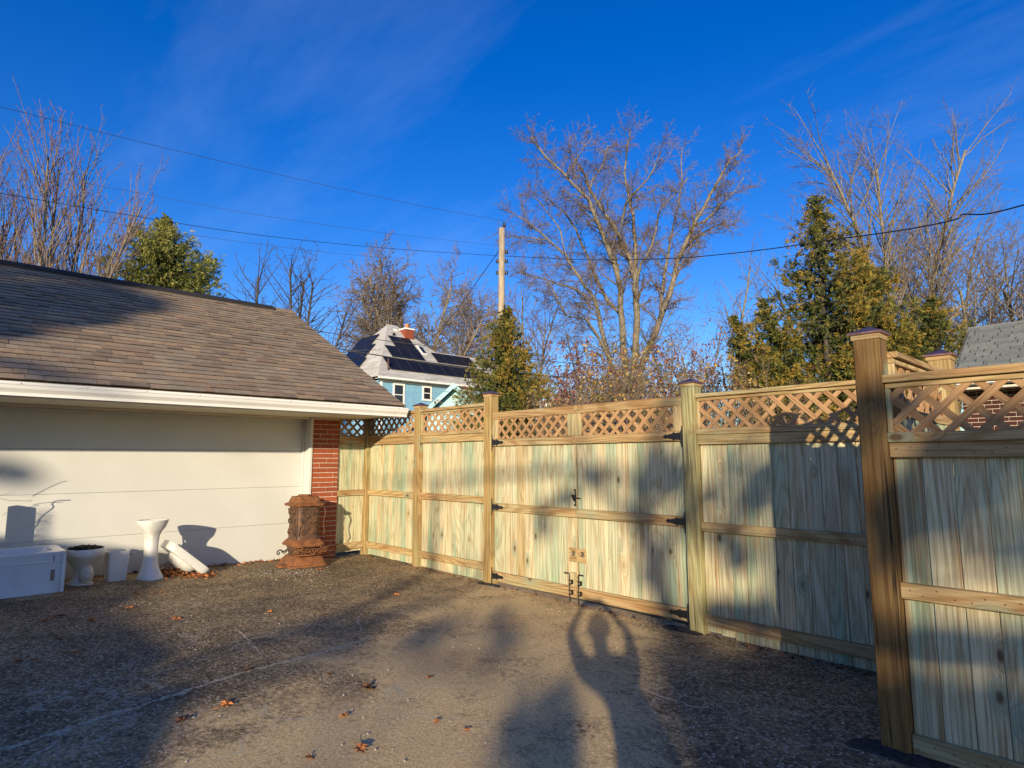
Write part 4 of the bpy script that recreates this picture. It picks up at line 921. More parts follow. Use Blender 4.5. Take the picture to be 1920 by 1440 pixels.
# ================================================================== TREES
def ftube(V, F, pts, rr_, k):
    n = len(pts); (x0, y0, z0), (x1, y1, z1) = pts[0], pts[-1]
    dx_, dy_, dz_ = x1-x0, y1-y0, z1-z0; l = math.sqrt(dx_*dx_+dy_*dy_+dz_*dz_) or 1e-6; dx_, dy_, dz_ = dx_/l, dy_/l, dz_/l
    if abs(dz_) < .9: ux, uy, uz = -dy_, dx_, 0.0
    else: ux, uy, uz = 0.0, dz_, -dy_
    l = math.sqrt(ux*ux+uy*uy+uz*uz) or 1e-6; ux, uy, uz = ux/l, uy/l, uz/l
    vx, vy, vz = dy_*uz-dz_*uy, dz_*ux-dx_*uz, dx_*uy-dy_*ux
    b = len(V)
    cs = [(math.cos(6.2832*j/k), math.sin(6.2832*j/k)) for j in range(k)]
    for (x, y, z), r_ in zip(pts, rr_):
        for c, s in cs: V.append((x+r_*(c*ux+s*vx), y+r_*(c*uy+s*vy), z+r_*(c*uz+s*vz)))
    for i in range(n-1):
        q = b+i*k
        for j in range(k):
            l_ = (j+1) % k; F.append((q+j, q+l_, q+k+l_, q+k+j))
def branch(T, p, d, L_, r0, lvl, rnd):
    """T: dict of parameters with lists out[lvl]"""
    P = T['p']; n = max(2, min(9, int(L_/P['seg'][lvl])+1)); st_ = L_/n; x, y, z = p; dx_, dy_, dz_ = d
    pts = [(x, y, z)]; dirs = [(dx_, dy_, dz_)]; w_ = P['wander'][lvl]; tr_ = P['trop'][lvl]
    r1 = r0*P.get('taper', .35) if lvl < P['max'] else r0*.45
    for _ in range(n):
        dx_ += rnd.gauss(0, w_); dy_ += rnd.gauss(0, w_); dz_ += rnd.gauss(0, w_)+tr_
        l = math.sqrt(dx_*dx_+dy_*dy_+dz_*dz_); dx_, dy_, dz_ = dx_/l, dy_/l, dz_/l
        x += dx_*st_; y += dy_*st_; z += dz_*st_; pts.append((x, y, z)); dirs.append((dx_, dy_, dz_))
    rr_ = [r0+(r1-r0)*i/n for i in range(n+1)]
    T['out'][lvl].append((pts, rr_))
    spawn(T, pts, dirs, rr_, L_, lvl, rnd)
def spawn(T, pts, dirs, rr_, L_, lvl, rnd, t0=None, count=None):
    P = T['p']
    if lvl >= P['max']: return
    n = len(pts)-1; nb = count if count else max(1, int(P['nb'][lvl]*rnd.uniform(.75, 1.25)*(L_/P['ref'][lvl])+.5)); t0 = P['t0'][lvl] if t0 is None else t0
    for b in range(nb):
        t = t0+(1-t0)*((b+rnd.random())/nb)
        f = t*n; i = min(n-1, int(f)); u = f-i
        a, c = pts[i], pts[i+1]; p = (a[0]+(c[0]-a[0])*u, a[1]+(c[1]-a[1])*u, a[2]+(c[2]-a[2])*u); d = Vector(dirs[min(i+1, n)])
        ax = Vector((rnd.gauss(0, 1), rnd.gauss(0, 1), rnd.gauss(0, 1))).cross(d)
        if ax.length < 1e-3: continue
        ang = rad(rnd.uniform(*P['ang'][lvl])); nd = Matrix.Rotation(ang, 3, ax.normalized()) @ d
        ln = L_*P['ratio'][lvl]*rnd.uniform(.6, 1.2)*(1-.45*t) if lvl > 0 else P['len1']*rnd.uniform(.75, 1.2)*(1-.35*t)
        if 'minlen' in P: ln = max(ln, P['minlen'][lvl])
        r_ = max(P['rmin'], (rr_[i]+(rr_[i+1]-rr_[i])*u)*P['rr'][lvl])
        branch(T, p, tuple(nd), ln, r_, lvl+1, rnd)
SIDES = [9, 6, 5, 4, 3, 3, 3]
def finish_tree(T, name, label, group, base, mats, leaves=None, split=2):
    t = thing(name, label, 'tree', base, 0, group); bx, by, bz_ = base
    for nm, lv in (('trunk', range(0, split)), ('crown', range(split, 8))):
        V, F = [], []
        for l in lv:
            for pts, rr_ in T['out'].get(l, []): ftube(V, F, [(a-bx, b-by, c-bz_) for a, b, c in pts], rr_, SIDES[l])
        if V:
            m = mesh(nm, (V, F), mats[0] if nm == 'trunk' else mats[1]); 
            if nm == 'trunk': m.polygons.foreach_set('use_smooth', [True]*len(m.polygons))
            o = bpy.data.objects.new(nm, m); COL.objects.link(o); o.parent = t
    if leaves:
        V, F, I = leaves
        o = bpy.data.objects.new('leaves', mesh('leaves', ([(a-bx, b-by, c-bz_) for a, b, c in V], F), mats[2], mi=I)); COL.objects.link(o); o.parent = t
    return t
BASEP = dict(max=4, seg=[.9, .8, .6, .4, .3], wander=[.06, .10, .14, .18, .2], trop=[.03, .05, .05, .04, .02], nb=[9, 7, 7, 6], ref=[10, 5, 2.6, 1.3], t0=[.35, .25, .2, .15],
             ang=[(25, 50), (25, 55), (25, 60), (25, 65)], ratio=[.6, .55, .55, .55], len1=5.0, rr=[.5, .55, .55, .6], rmin=.006, taper=.35)
def newT(**k):
    p = dict(BASEP); p.update(k); return dict(p=p, out={i: [] for i in range(8)})
def bare_tree(name, label, group, px, py_top, D, seed, mats, stems=((0, 1.0),), base_px=None, trunk_r=.25, spread=.25, **k):
    """a leafless tree rooted on the ground under bearing px, its crown reaching py_top at distance D"""
    rnd = random.Random(seed); T = newT(**k); top = at(px, py_top, D); b = Vector((top.x, top.y, -.35)); H_ = top.z+.35
    for (lean, hh) in stems:
        a = rnd.uniform(0, 6.28); d = Vector((math.cos(a)*spread, math.sin(a)*spread, 1)) if len(stems) > 1 else Vector((lean, 0, 1))
        if len(stems) > 1: d += RT*lean*1.0
        L_ = H_*hh*T['p'].get('tl', .8)
        branch(T, (b.x+rnd.uniform(-.2, .2)*len(stems)*.3, b.y+rnd.uniform(-.2, .2)*len(stems)*.3, b.z), tuple(d.normalized()), L_, trunk_r*(hh if len(stems) > 1 else 1), 0, rnd)
    return finish_tree(T, name, label, group, tuple(b), mats)
WT = (M['bark'], M['twig']); GRP = 'leafless trees behind the fence'
# ---- hero: spreading multi-stemmed tree beyond the gate, its main limbs traced one by one
def hero():
    rnd = random.Random(101); D0 = 36.0
    T = newT(max=4, nb=[0, 9, 12, 11], ref=[10, 6, 2.4, 1.1], t0=[.3, .22, .15, .1], ratio=[.6, .50, .55, .6], len1=3.2, rmin=.0098, rr=[.5, .42, .5, .6], ang=[(25, 50), (28, 66), (28, 62), (28, 65)], trop=[.03, .035, .035, .03, .02], wander=[.05, .10, .15, .2, .2])
    def Z(x, y): return 900+x/2.666, 220+y/2.666
    LB = [
     ([(735,1400),(728,1250),(715,1100),(702,950),(690,800),(645,670),(590,530),(542,410),(460,330),(370,235),(292,150),(258,95)], .30, -1.5),
     ([(770,1400),(772,1250),(786,1000),(778,810),(742,690),(690,580),(622,480),(560,380),(530,300),(470,200)], .32, .6),
     ([(783,920),(779,800),(778,640),(766,480),(745,400),(722,280),(735,150),(752,50)], .20, 1.5),
     ([(782,850),(795,770),(830,700),(880,560),(905,450),(985,375),(1040,300)], .13, -1.0),
     ([(790,1400),(805,1250),(880,1070),(950,880),(985,720),(1060,560),(1120,450),(1185,330),(1250,210),(1310,165)], .30, -.5),
     ([(878,1060),(905,930),(925,760),(950,620),(985,480),(1010,310),(1010,150)], .16, 1.8),
     ([(700,1330),(640,1190),(602,1040),(570,900),(490,790),(430,690),(340,610),(235,520),(140,470)], .22, .8),
     ([(705,1000),(640,920),(580,800),(540,700),(480,560),(420,470),(330,400),(250,365)], .16, 2.4),
     ([(560,915),(480,860),(380,830),(290,800),(205,770)], .11, -1.6),
     ([(988,715),(1080,600),(1180,540),(1290,515)], .13, 1.0),
     ([(700,560),(730,430),(800,350),(870,255),(905,165)], .13, -2.0),
     ([(680,1290),(620,1150),(530,1010),(430,990),(365,860),(310,780)], .15, -2.2),
     ([(545,410),(560,320),(620,230),(640,140)], .10, 1.2), ([(460,330),(470,230),(520,150),(560,100)], .09, -1.0),
     ([(1060,560),(1120,520),(1200,430),(1280,360),(1320,300)], .11, -1.6), ([(430,690),(400,560),(330,470),(270,400)], .09, .7),
     ([(830,1200),(900,1090),(985,930)], .07, -2.0), ([(340,610),(250,600),(150,590)], .07, 1.0)]
    for px, r0, dd in LB:
        n = len(px); pts = [];
        for i, (a, b) in enumerate(px):
            q = at(*Z(a, b), D0+dd*min(1, i/(n*.55))); pts.append(tuple(q))
        # densify with wobble
        P2 = [pts[0]]
        for a, b in zip(pts[:-1], pts[1:]):
            m = tuple((a[k]+b[k])/2+rnd.gauss(0, .05) for k in range(3)); P2 += [m, b]
        if P2[0][2] < 7 and r0 > .14: P2.insert(0, (P2[0][0]+rnd.uniform(-.1, .1), P2[0][1], -.4))
        nn = len(P2); rr_ = [max(.028, r0*.86*(1-.84*(i/(nn-1))**.8)) for i in range(nn)]
        if P2[0][2] > 1: rr_[0] = .02; rr_[1] = rr_[1]*.8
        T['out'][0 if r0 > .14 else 1].append((P2, rr_))
        dirs = [tuple((Vector(P2[min(i+1, nn-1)])-Vector(P2[max(i-1, 0)])).normalized()) for i in range(nn)]
        L_ = sum((Vector(a)-Vector(b)).length for a, b in zip(P2[:-1], P2[1:]))
        P = T['p']; 
        spawn(T, P2, dirs, [q*.8 for q in rr_], 4.9, 1, rnd, t0=.28 if r0 > .2 else .14, count=int(L_*1.9)+5)
    b = at(1185, 740, D0)
    finish_tree(T, 'spreading_tree', 'tall bare tree with many spreading limbs, straight behind the double gate', GRP, (b.x, b.y, -.35), WT)
hero()
# ---- left: twiggy upright tree over the garage roof
bare_tree('vase_tree', 'reddish bare tree fanning up beyond the garage ridge, far left', GRP, 108, 215, 27, 7, (M['bark'], M['redtwig']), stems=((-.36, .86), (-.27, .94), (-.18, .98), (-.09, 1.0), (.0, 1.03), (.07, 1.02), (.14, .98), (.22, .92), (.30, .80), (-.44, .74), (.03, .9), (.18, .85), (-.22, .85)), trunk_r=.10, spread=.06, tl=.86,
          nb=[22, 7, 5, 4], t0=[.22, .15, .15, .1], len1=4.2, ang=[(10, 26), (12, 30), (15, 35), (20, 40)], trop=[.02, .07, .07, .05, .03], wander=[.035, .06, .09, .12, .15], rmin=.0105, ratio=[.5, .5, .5, .5], max=4)
bare_tree('low_bare_tree', 'dark spidery bare tree peeping over the garage ridge end', GRP, 525, 482, 21, 17, (M['darkbark'], M['darkbark']), stems=((-.26, .9), (-.15, 1.0), (-.04, 1.0), (.06, 1.0), (.17, .97), (.27, .88)), trunk_r=.085, spread=.06, tl=.93, nb=[30, 10, 7, 5], t0=[.5, .2, .2, .1], len1=2.1, trop=[.02, .03, .02, .02, .0], rmin=.006, ang=[(25, 60), (30, 65), (30, 70), (30, 70)])
bare_tree('round_tree', 'large round bare tree rising behind the solar roof', GRP, 775, 408, 60, 27, (M['bark'], M['twig']), stems=((-.36, .88), (-.21, .96), (-.07, 1.0), (.08, 1.02), (.23, .98), (.38, .90), (-.50, .78), (.52, .80)), trunk_r=.25, spread=.10, tl=.82, max=3, nb=[21, 9, 8], t0=[.36, .15, .1, .1], len1=5.6, rmin=.024, wander=[.06, .1, .15, .2, .2], ang=[(28, 66), (28, 62), (28, 62), (25, 65)], trop=[.03, .02, .015, .03, .02], seg=[1.6, 1.2, 1.0, 1.2, .5])
bare_tree('tall_thin_tree', 'tallest slender bare tree at the right, above the big cedar', GRP, 1655, 205, 30, 37, WT, stems=((-.10, .97), (.01, 1.02), (.10, .92)), trunk_r=.15, spread=.05, tl=.90, nb=[24, 8, 6, 5], t0=[.42, .2, .2, .1], len1=4.6, rmin=.008, ang=[(18, 48), (20, 45), (20, 50), (25, 55)])
bare_tree('grey_bare_tree', 'bare grey tree right of the tallest one, over the cedar shoulder', GRP, 1735, 385, 33, 47, WT, stems=((-.14, .9), (.0, 1.0), (.12, 1.0), (.26, .85)), trunk_r=.13, spread=.08, tl=.88, nb=[20, 9, 7, 6], t0=[.4, .2, .15, .1], len1=4.6, rmin=.009, ang=[(22, 52), (22, 52), (25, 55), (25, 60)])
bare_tree('far_bare_tree', 'hazy bare tree left of the tallest one, behind the cedar top', GRP, 1530, 415, 45, 57, (M['bark'], M['twig']), stems=((-.22, .88), (-.05, 1.0), (.12, 1.0), (.25, .85)), trunk_r=.2, spread=.1, tl=.86, nb=[14, 8, 7, 5], t0=[.4, .2, .15, .1], len1=5.2, rmin=.011)
bare_tree('crooked_tree', 'crooked bare tree standing behind the grey roof', GRP, 1850, 420, 27, 67, WT, stems=((-.22, .92), (.05, 1.0), (.28, .95)), trunk_r=.16, spread=.12, tl=.88, nb=[18, 9, 8, 6], t0=[.35, .2, .15, .1], len1=4.8, rmin=.008, wander=[.1, .14, .16, .2, .2], ang=[(30, 65), (28, 60), (25, 60), (25, 60)])
bare_tree('edge_tree', 'bare tree cut off by the right edge of the view', GRP, 1945, 450, 30, 77, WT, stems=((-.2, .95), (.1, 1.0)), trunk_r=.2, spread=.12, tl=.86, nb=[14, 8, 7, 5], t0=[.35, .2, .15, .1], len1=5.0, rmin=.008)
bare_tree('sapling', 'thin bare sapling between the spreading tree and the big cedar', GRP, 1352, 470, 30, 87, WT, stems=((.02, 1.0),), trunk_r=.10, tl=.92, nb=[18, 6, 4, 3], t0=[.3, .2, .2, .1], len1=2.8, rmin=.007)
bare_tree('brushy_tree', 'reddish brushy bare tree right behind the utility pole', GRP, 985, 505, 48, 97, (M['bark'], M['redtwig']), stems=((-.3, .85), (-.1, 1.0), (.1, 1.0), (.28, .9)), trunk_r=.14, spread=.1, tl=.85, nb=[16, 8, 7, 5], t0=[.2, .15, .12, .1], len1=4.6, rmin=.011, trop=[.03, .06, .06, .05, .02])
for k, (a, b, D_, lab) in enumerate([(1085, 545, 52, 'small grey bare tree behind the left limbs of the spreading tree'), (1270, 530, 50, 'small grey bare tree behind the right limbs of the spreading tree'), (1425, 500, 46, 'hazy bare tree at the left flank of the big cedar'), (870, 560, 55, 'low brushy bare tree between the solar roof and the pole'), (640, 560, 70, 'distant bare tree left of the solar roof'), (1210, 600, 44, 'thin dark sapling just behind the spreading trunk'), (1330, 610, 40, 'thin dark sapling right of the spreading trunk')]):
    bare_tree('background_tree', lab, 'distant bare trees', a, b, D_, 200+k, (M['bark'], M['redtwig'] if k in (0, 3) else M['twig']), stems=((-.25, .85), (-.05, 1.0), (.2, .92)), trunk_r=.13, spread=.12, tl=.85, nb=[14, 7, 6, 4], t0=[.2, .15, .12, .1], len1=4.0, rmin=.012)

# ---- conifers
def conifer(name, label, base, H_, prof, nb, n_spray, mats, seed, sz, droop=.1, clump=7, spires=(), z0=.06):
    rnd = random.Random(seed); t = thing(name, label, 'tree', base, 0, 'evergreen trees'); V, F, I = [], [], []; TV, TF = [], []
    def one(ox, oy, H1, sc, nb1):
        ftube(TV, TF, [(ox*.3, oy*.3, 0), (ox*.8, oy*.8, H1*.5), (ox, oy, H1*.97)], [H1*.02, H1*.012, .012], 7)
        for b in range(nb1):
            h = z0+(1-z0)*((b+rnd.random())/nb1)**.9; R_ = prof(h)*sc*rnd.uniform(.62, 1.12); a = rnd.uniform(0, 6.283); z = h*H1
            cx, cy = ox*(.3+.7*h), oy*(.3+.7*h); ca, sa = math.cos(a), math.sin(a); lift = R_*(.55*h+.10)-droop*R_
            pts = [(cx+ca*R_*q, cy+sa*R_*q, z+lift*q*q-R_*.10*math.sin(q*3.14)) for q in (0, .35, .7, 1)]
            ftube(TV, TF, pts, [.012+R_*.010, .010+R_*.007, .008, .004], 4)
            tone = rnd.random(); ns = max(3, int(n_spray*(R_/prof(.25)/sc if prof(.25) else 1)*rnd.uniform(.7, 1.2)))
            for s_ in range(max(2, ns//3)):      # inner sprays in the deep tone, crown shade put into the colour
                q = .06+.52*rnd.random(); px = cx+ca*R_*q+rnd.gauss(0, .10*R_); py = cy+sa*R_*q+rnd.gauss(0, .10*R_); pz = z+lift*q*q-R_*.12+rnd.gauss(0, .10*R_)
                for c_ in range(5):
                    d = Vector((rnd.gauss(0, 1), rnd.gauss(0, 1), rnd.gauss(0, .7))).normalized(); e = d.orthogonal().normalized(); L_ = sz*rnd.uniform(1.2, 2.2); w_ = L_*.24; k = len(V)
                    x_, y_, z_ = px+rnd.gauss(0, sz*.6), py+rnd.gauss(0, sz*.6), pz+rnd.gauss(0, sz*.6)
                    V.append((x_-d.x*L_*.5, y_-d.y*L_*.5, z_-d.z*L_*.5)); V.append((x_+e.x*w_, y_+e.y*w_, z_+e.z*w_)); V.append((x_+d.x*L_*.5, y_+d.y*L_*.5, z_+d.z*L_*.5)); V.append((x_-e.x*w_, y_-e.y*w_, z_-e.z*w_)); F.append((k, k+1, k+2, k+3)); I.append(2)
            for s_ in range(ns):
                q = .22+.80*math.sqrt(rnd.random()); px = cx+ca*R_*q; py = cy+sa*R_*q; pz = z+lift*q*q-R_*.10*math.sin(min(1, q)*3.14)
                sp_ = .16*R_*(1.25-q)+.05; px += rnd.gauss(0, sp_); py += rnd.gauss(0, sp_); pz += rnd.gauss(0, sp_*.6)
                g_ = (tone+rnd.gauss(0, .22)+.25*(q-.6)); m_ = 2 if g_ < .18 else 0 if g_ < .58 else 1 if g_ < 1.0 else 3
                bd = Vector((ca*.8+rnd.gauss(0, .5), sa*.8+rnd.gauss(0, .5), .45+rnd.gauss(0, .4))).normalized()
                for c_ in range(clump):
                    d = (bd+Vector((rnd.gauss(0, .55), rnd.gauss(0, .55), rnd.gauss(0, .45)))).normalized(); e = d.cross(Vector((rnd.gauss(0, 1), rnd.gauss(0, 1), rnd.gauss(0, 1)))); 
                    if e.length < .05: continue
                    e.normalize(); L_ = sz*rnd.uniform(.55, 1.25); w_ = L_*.14; k = len(V)
                    x_, y_, z_ = px+rnd.gauss(0, sz*.3), py+rnd.gauss(0, sz*.3), pz+rnd.gauss(0, sz*.3)
                    V.append((x_-d.x*L_*.2, y_-d.y*L_*.2, z_-d.z*L_*.2)); V.append((x_+d.x*L_*.35+e.x*w_, y_+d.y*L_*.35+e.y*w_, z_+d.z*L_*.35+e.z*w_)); V.append((x_+d.x*L_, y_+d.y*L_, z_+d.z*L_)); V.append((x_+d.x*L_*.35-e.x*w_, y_+d.y*L_*.35-e.y*w_, z_+d.z*L_*.35-e.z*w_))
                    F.append((k, k+1, k+2, k+3)); I.append(m_)
    one(0, 0, H_, 1, nb)
    for (ox, oy, hs_, sc) in spires: one(ox, oy, H_*hs_, sc, int(nb*sc*.9))
    o = bpy.data.objects.new('trunk', mesh('trunk', (TV, TF), M['darkbark'], True)); COL.objects.link(o); o.parent = t
    o = bpy.data.objects.new('crown', mesh('crown', (V, F), mats, mi=I)); COL.objects.link(o); o.parent = t; return t
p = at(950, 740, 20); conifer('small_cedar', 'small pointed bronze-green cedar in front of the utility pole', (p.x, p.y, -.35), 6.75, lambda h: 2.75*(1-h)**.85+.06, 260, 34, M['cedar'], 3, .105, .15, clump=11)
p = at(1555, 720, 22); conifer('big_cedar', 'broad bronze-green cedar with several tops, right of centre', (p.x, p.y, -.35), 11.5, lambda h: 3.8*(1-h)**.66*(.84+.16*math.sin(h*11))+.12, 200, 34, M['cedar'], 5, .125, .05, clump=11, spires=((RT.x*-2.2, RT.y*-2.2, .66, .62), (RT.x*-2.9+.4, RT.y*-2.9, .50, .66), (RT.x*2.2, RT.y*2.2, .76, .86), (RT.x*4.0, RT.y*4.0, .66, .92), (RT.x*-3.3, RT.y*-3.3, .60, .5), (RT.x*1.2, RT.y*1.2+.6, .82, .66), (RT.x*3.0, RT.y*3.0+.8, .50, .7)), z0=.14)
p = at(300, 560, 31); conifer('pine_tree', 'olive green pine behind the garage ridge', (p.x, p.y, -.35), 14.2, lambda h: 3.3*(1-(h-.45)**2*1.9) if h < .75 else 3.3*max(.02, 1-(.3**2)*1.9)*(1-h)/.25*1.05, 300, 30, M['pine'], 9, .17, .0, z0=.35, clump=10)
# ---- understory with clinging leaves
def shrub(name, label, px, py, D, H_, wd, seed, mats, nleaf, lsz, stems=9, cat='shrub', grp='leafy undergrowth behind the fence'):
    rnd = random.Random(seed); T = newT(max=3, nb=[7, 5, 4], ref=[H_, H_*.5, H_*.25], t0=[.25, .2, .1], len1=H_*.42, rmin=.006, wander=[.1, .14, .18, .2], seg=[.5, .4, .3, .3])
    c = at(px, py, D); b = Vector((c.x, c.y, -.35))
    for s_ in range(stems):
        o = RT*rnd.uniform(-1, 1)*wd*.55+FW*rnd.uniform(-.8, .8); d = Vector((rnd.gauss(0, .22), rnd.gauss(0, .22), 1)).normalized(); branch(T, (b.x+o.x, b.y+o.y, b.z), tuple(d), H_*rnd.uniform(.55, 1.0), .045*rnd.uniform(.5, 1.2), 0, rnd)
    tips = [pt for l in (1, 2, 3) for pts, _ in T['out'][l] for pt in pts[1:]]
    V, F, I = [], [], []
    cl = [rnd.random() for _ in range(40)]
    for _ in range(nleaf):
        x, y, z = rnd.choice(tips); d = Vector((rnd.gauss(0, 1), rnd.gauss(0, 1), rnd.gauss(-.3, .8))).normalized(); e = d.orthogonal().normalized(); e = Matrix.Rotation(rnd.uniform(0, 6.28), 3, d) @ e; s_ = lsz*rnd.uniform(.5, 1.2); k = len(V)
        x += rnd.gauss(0, .06); y += rnd.gauss(0, .06); z += rnd.gauss(0, .06)
        V += [(x, y, z), (x+d.x*s_*.5+e.x*s_*.33, y+d.y*s_*.5+e.y*s_*.33, z+d.z*s_*.5+e.z*s_*.33), (x+d.x*s_, y+d.y*s_, z+d.z*s_), (x+d.x*s_*.5-e.x*s_*.33, y+d.y*s_*.5-e.y*s_*.33, z+d.z*s_*.5-e.z*s_*.33)]; F.append((k, k+1, k+2, k+3)); I.append(rnd.randrange(len(mats)))
    t = finish_tree(T, name, label, grp, tuple(b), (M['twig'], M['twig'], mats), (V, F, I), split=1); t['category'] = cat; return t
shrub('russet_sapling', 'sapling with clinging russet leaves between small cedar and spreading tree', 1055, 690, 26, 6.9, 3.2, 1, M['oakleaf'], 4200, .15)
shrub('russet_sapling', 'russet-leaved sapling right under the spreading tree', 1130, 690, 29, 7.0, 3.6, 2, M['oakleaf'], 4600, .15)
shrub('russet_sapling', 'russet-leaved sapling just right of the spreading trunk', 1240, 640, 31, 8.2, 3.8, 3, M['oakleaf'], 3400, .15)
shrub('russet_sapling', 'russet-leaved sapling left of the big cedar', 1345, 650, 30, 7.4, 3.8, 4, M['oakleaf'], 2800, .14)
shrub('dark_russet_bush', 'round dark russet bush between small cedar and its neighbour', 1025, 640, 33, 7.8, 2.0, 5, [M['oakleaf'][1], M['oakleaf'][0]], 2600, .13, 6)
shrub('yellow_thicket', 'yellow-leaved thicket over the right gate leaf', 1180, 720, 17, 4.9, 3.4, 6, M['yellowleaf'], 3000, .09, 18)
shrub('yellow_thicket', 'yellow-leaved thicket left of the right hinge post', 1260, 720, 15, 4.4, 2.8, 7, M['yellowleaf'], 2600, .085, 16)
shrub('straw_thicket', 'straw-coloured thicket behind the seam of the gate', 1090, 720, 18, 4.5, 2.4, 8, [M['yellowleaf'][1], M['yellowleaf'][2], M['oakleaf'][2]], 1900, .085, 16)
shrub('brown_thicket', 'brown thicket right of the right hinge post', 1375, 715, 17, 4.3, 3.4, 9, [M['yellowleaf'][2], M['oakleaf'][0], M['yellowleaf'][1]], 2400, .085, 18)
shrub('dull_thicket', 'low dull thicket seen through the lattice beside the cedar', 1480, 740, 15, 3.6, 3.6, 10, [M['yellowleaf'][2], M['oakleaf'][1]], 2600, .085, 18)
shrub('lattice_thicket', 'low thicket behind the left lattice panels', 860, 780, 16, 2.8, 4.0, 11, [M['yellowleaf'][2], M['oakleaf'][1], M['oakleaf'][0]], 1500, .08, 14)
shrub('russet_twig', 'leafy russet twig showing beside the post cap at the gutter end', 762, 770, 12.5, 2.95, .5, 12, M['oakleaf'], 90, .11, 3)

# ================================================================== POLE AND WIRES
pt = at(941, 428, 26); pole = thing('utility_pole', 'weathered wooden utility pole behind the small cedar', 'pole', (pt.x, pt.y, -.35))
ob('pole_shaft', tube([(0.22*RT.x*-.3, .22*RT.y*-.3, 0), (0, 0, pt.z+.35)], [.17, .125], 14), M['pole'], pole, smooth=True)
ob('pole_top_insulator', merge(tube([(.10*RT.x, .10*RT.y, pt.z-.15), (.10*RT.x, .10*RT.y, pt.z+.42)], .025, 8), tube([(.10*RT.x, .10*RT.y, pt.z+.42), (.10*RT.x, .10*RT.y, pt.z+.60)], [.07, .05], 10)), M['iron'], pole)
for z in (-.95, -1.35, -1.85):
    for s in (-1, 1):
        if s > 0 or z < -1: ob('spool_insulator', merge(tube([(s*.13*RT.x, s*.13*RT.y, pt.z+z+.35-.10), (s*.2*RT.x, s*.2*RT.y, pt.z+z+.35-.10)], .03, 6), tube([(s*.19*RT.x, s*.19*RT.y, pt.z+z+.35-.16), (s*.19*RT.x, s*.19*RT.y, pt.z+z+.35-.02)], [.07, .055], 10)), M['iron'], pole)
def wire(label, P, r_, mat='thinwire', n=10, name='overhead_wire'):
    pts = [at(*p_) for p_ in P]; Q = []
    for i in range(len(pts)-1):
        a, b = pts[i], pts[i+1]; p0 = pts[i-1] if i > 0 else a*2-b; p3 = pts[i+2] if i+2 < len(pts) else b*2-a
        for k in range(n):
            t = k/n; Q.append(.5*((2*a)+(-p0+b)*t+(2*p0-5*a+4*b-p3)*t*t+(-p0+3*a-3*b+p3)*t*t*t))
    Q.append(pts[-1]); b0 = Q[0]
    return tag(ob(name, tube([q-b0 for q in Q], r_, 5), M[mat], loc=b0, smooth=True), label, 'wire', 'overhead wires')
wire('highest thin wire, running from the upper left edge to the pole top', [(-120, 175, 13), (0, 200, 14), (300, 275, 17), (600, 345, 20.5), (800, 388, 23.3), (945, 414, 26)], .0065)
wire('second thin wire from the left edge, fading right of the pine', [(-100, 296, 20), (0, 315, 20.5), (240, 358, 22.5), (480, 402, 25), (715, 436, 28.5), (945, 462, 32)], .006)
wire('third wire from the left edge, meeting the pole at its insulators', [(-100, 345, 14), (0, 362, 14.8), (240, 403, 17), (480, 440, 20), (720, 465, 23), (938, 480, 26)], .0085, 'wire')
wire('lowest thin wire from the left edge over the pine', [(-100, 368, 19), (0, 383, 19.6), (300, 432, 22), (600, 472, 26), (760, 486, 29)], .006)
wire('thick twisted cable swooping from the pole to the upper right edge', [(945, 480, 26), (1100, 487, 22), (1250, 485, 18.5), (1400, 472, 15.5), (1560, 450, 13), (1700, 430, 11.2), (1790, 412, 10.3), (1805, 402, 10.2), (1850, 401, 9.8), (1920, 384, 9.2), (2000, 360, 8.6)], .0125, 'wire')
wire('service wire dropping from the pole to the solar roof', [(936, 470, 26), (900, 520, 29), (850, 590, 34), (793, 653, 41)], .016, 'wire')
wire('low cable passing in front of the solar roof', [(560, 612, 24), (600, 621, 24), (740, 641, 24), (885, 659, 24), (1000, 674, 24), (1150, 688, 24), (1300, 700, 24), (1440, 708, 24)], .014, 'wire')
wire('thick low cable before the roof valley and gable', [(600, 648, 23), (647, 656, 23), (740, 671, 23), (870, 690, 23), (1010, 703, 23), (1180, 716, 23), (1300, 723, 23), (1420, 727, 23)], .022, 'wire')

# ================================================================== UNSEEN CASTERS ADDED BEHIND THE VIEWPOINT TO SHADE THE YARD
TE = math.tan(SUN_EL)
def sp_(a, D, b): return sunpt(a, -D, b)
# ---- unseen house towards the sun, added with an outline shaped by its shade
D_ = 8.0
def up_(b): return b+D_*TE
gp0 = LR*(-8.5)+LH*(-D_)
nh = thing('shading_house', 'unseen low house behind the viewpoint, outline shaped to cast the yard shade', 'house', (gp0.x, gp0.y, -.3), math.atan2(LR.y, LR.x))
def A_(a): return a+8.5
sil = [(A_(-2.02), 0), (A_(-2.02), up_(.57)+.3), (A_(-2.3), up_(.72)+.3), (A_(-2.5), up_(.80)+.3), (A_(-3.05), up_(.86)+.3), (A_(-3.16), up_(1.0)+.3), (A_(-4.65), up_(1.25)+.3), (A_(-5.2), up_(1.60)+.3), (A_(-5.25), up_(1.86)+.3), (A_(-6.38), up_(1.98)+.3), (A_(-9.5), up_(2.03)+.3), (A_(-12.0), up_(1.4)+.3), (A_(-12.0), 0)]
ob('house_body', prism(sil, -8, 0), M['trim'], nh)
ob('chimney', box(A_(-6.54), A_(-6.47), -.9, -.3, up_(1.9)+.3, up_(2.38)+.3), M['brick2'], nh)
for k in range(3): ob('window', box(A_(-10.5+2.2*k), A_(-9.6+2.2*k), .0, .03, 1.0, 2.2), M['glass'], nh)
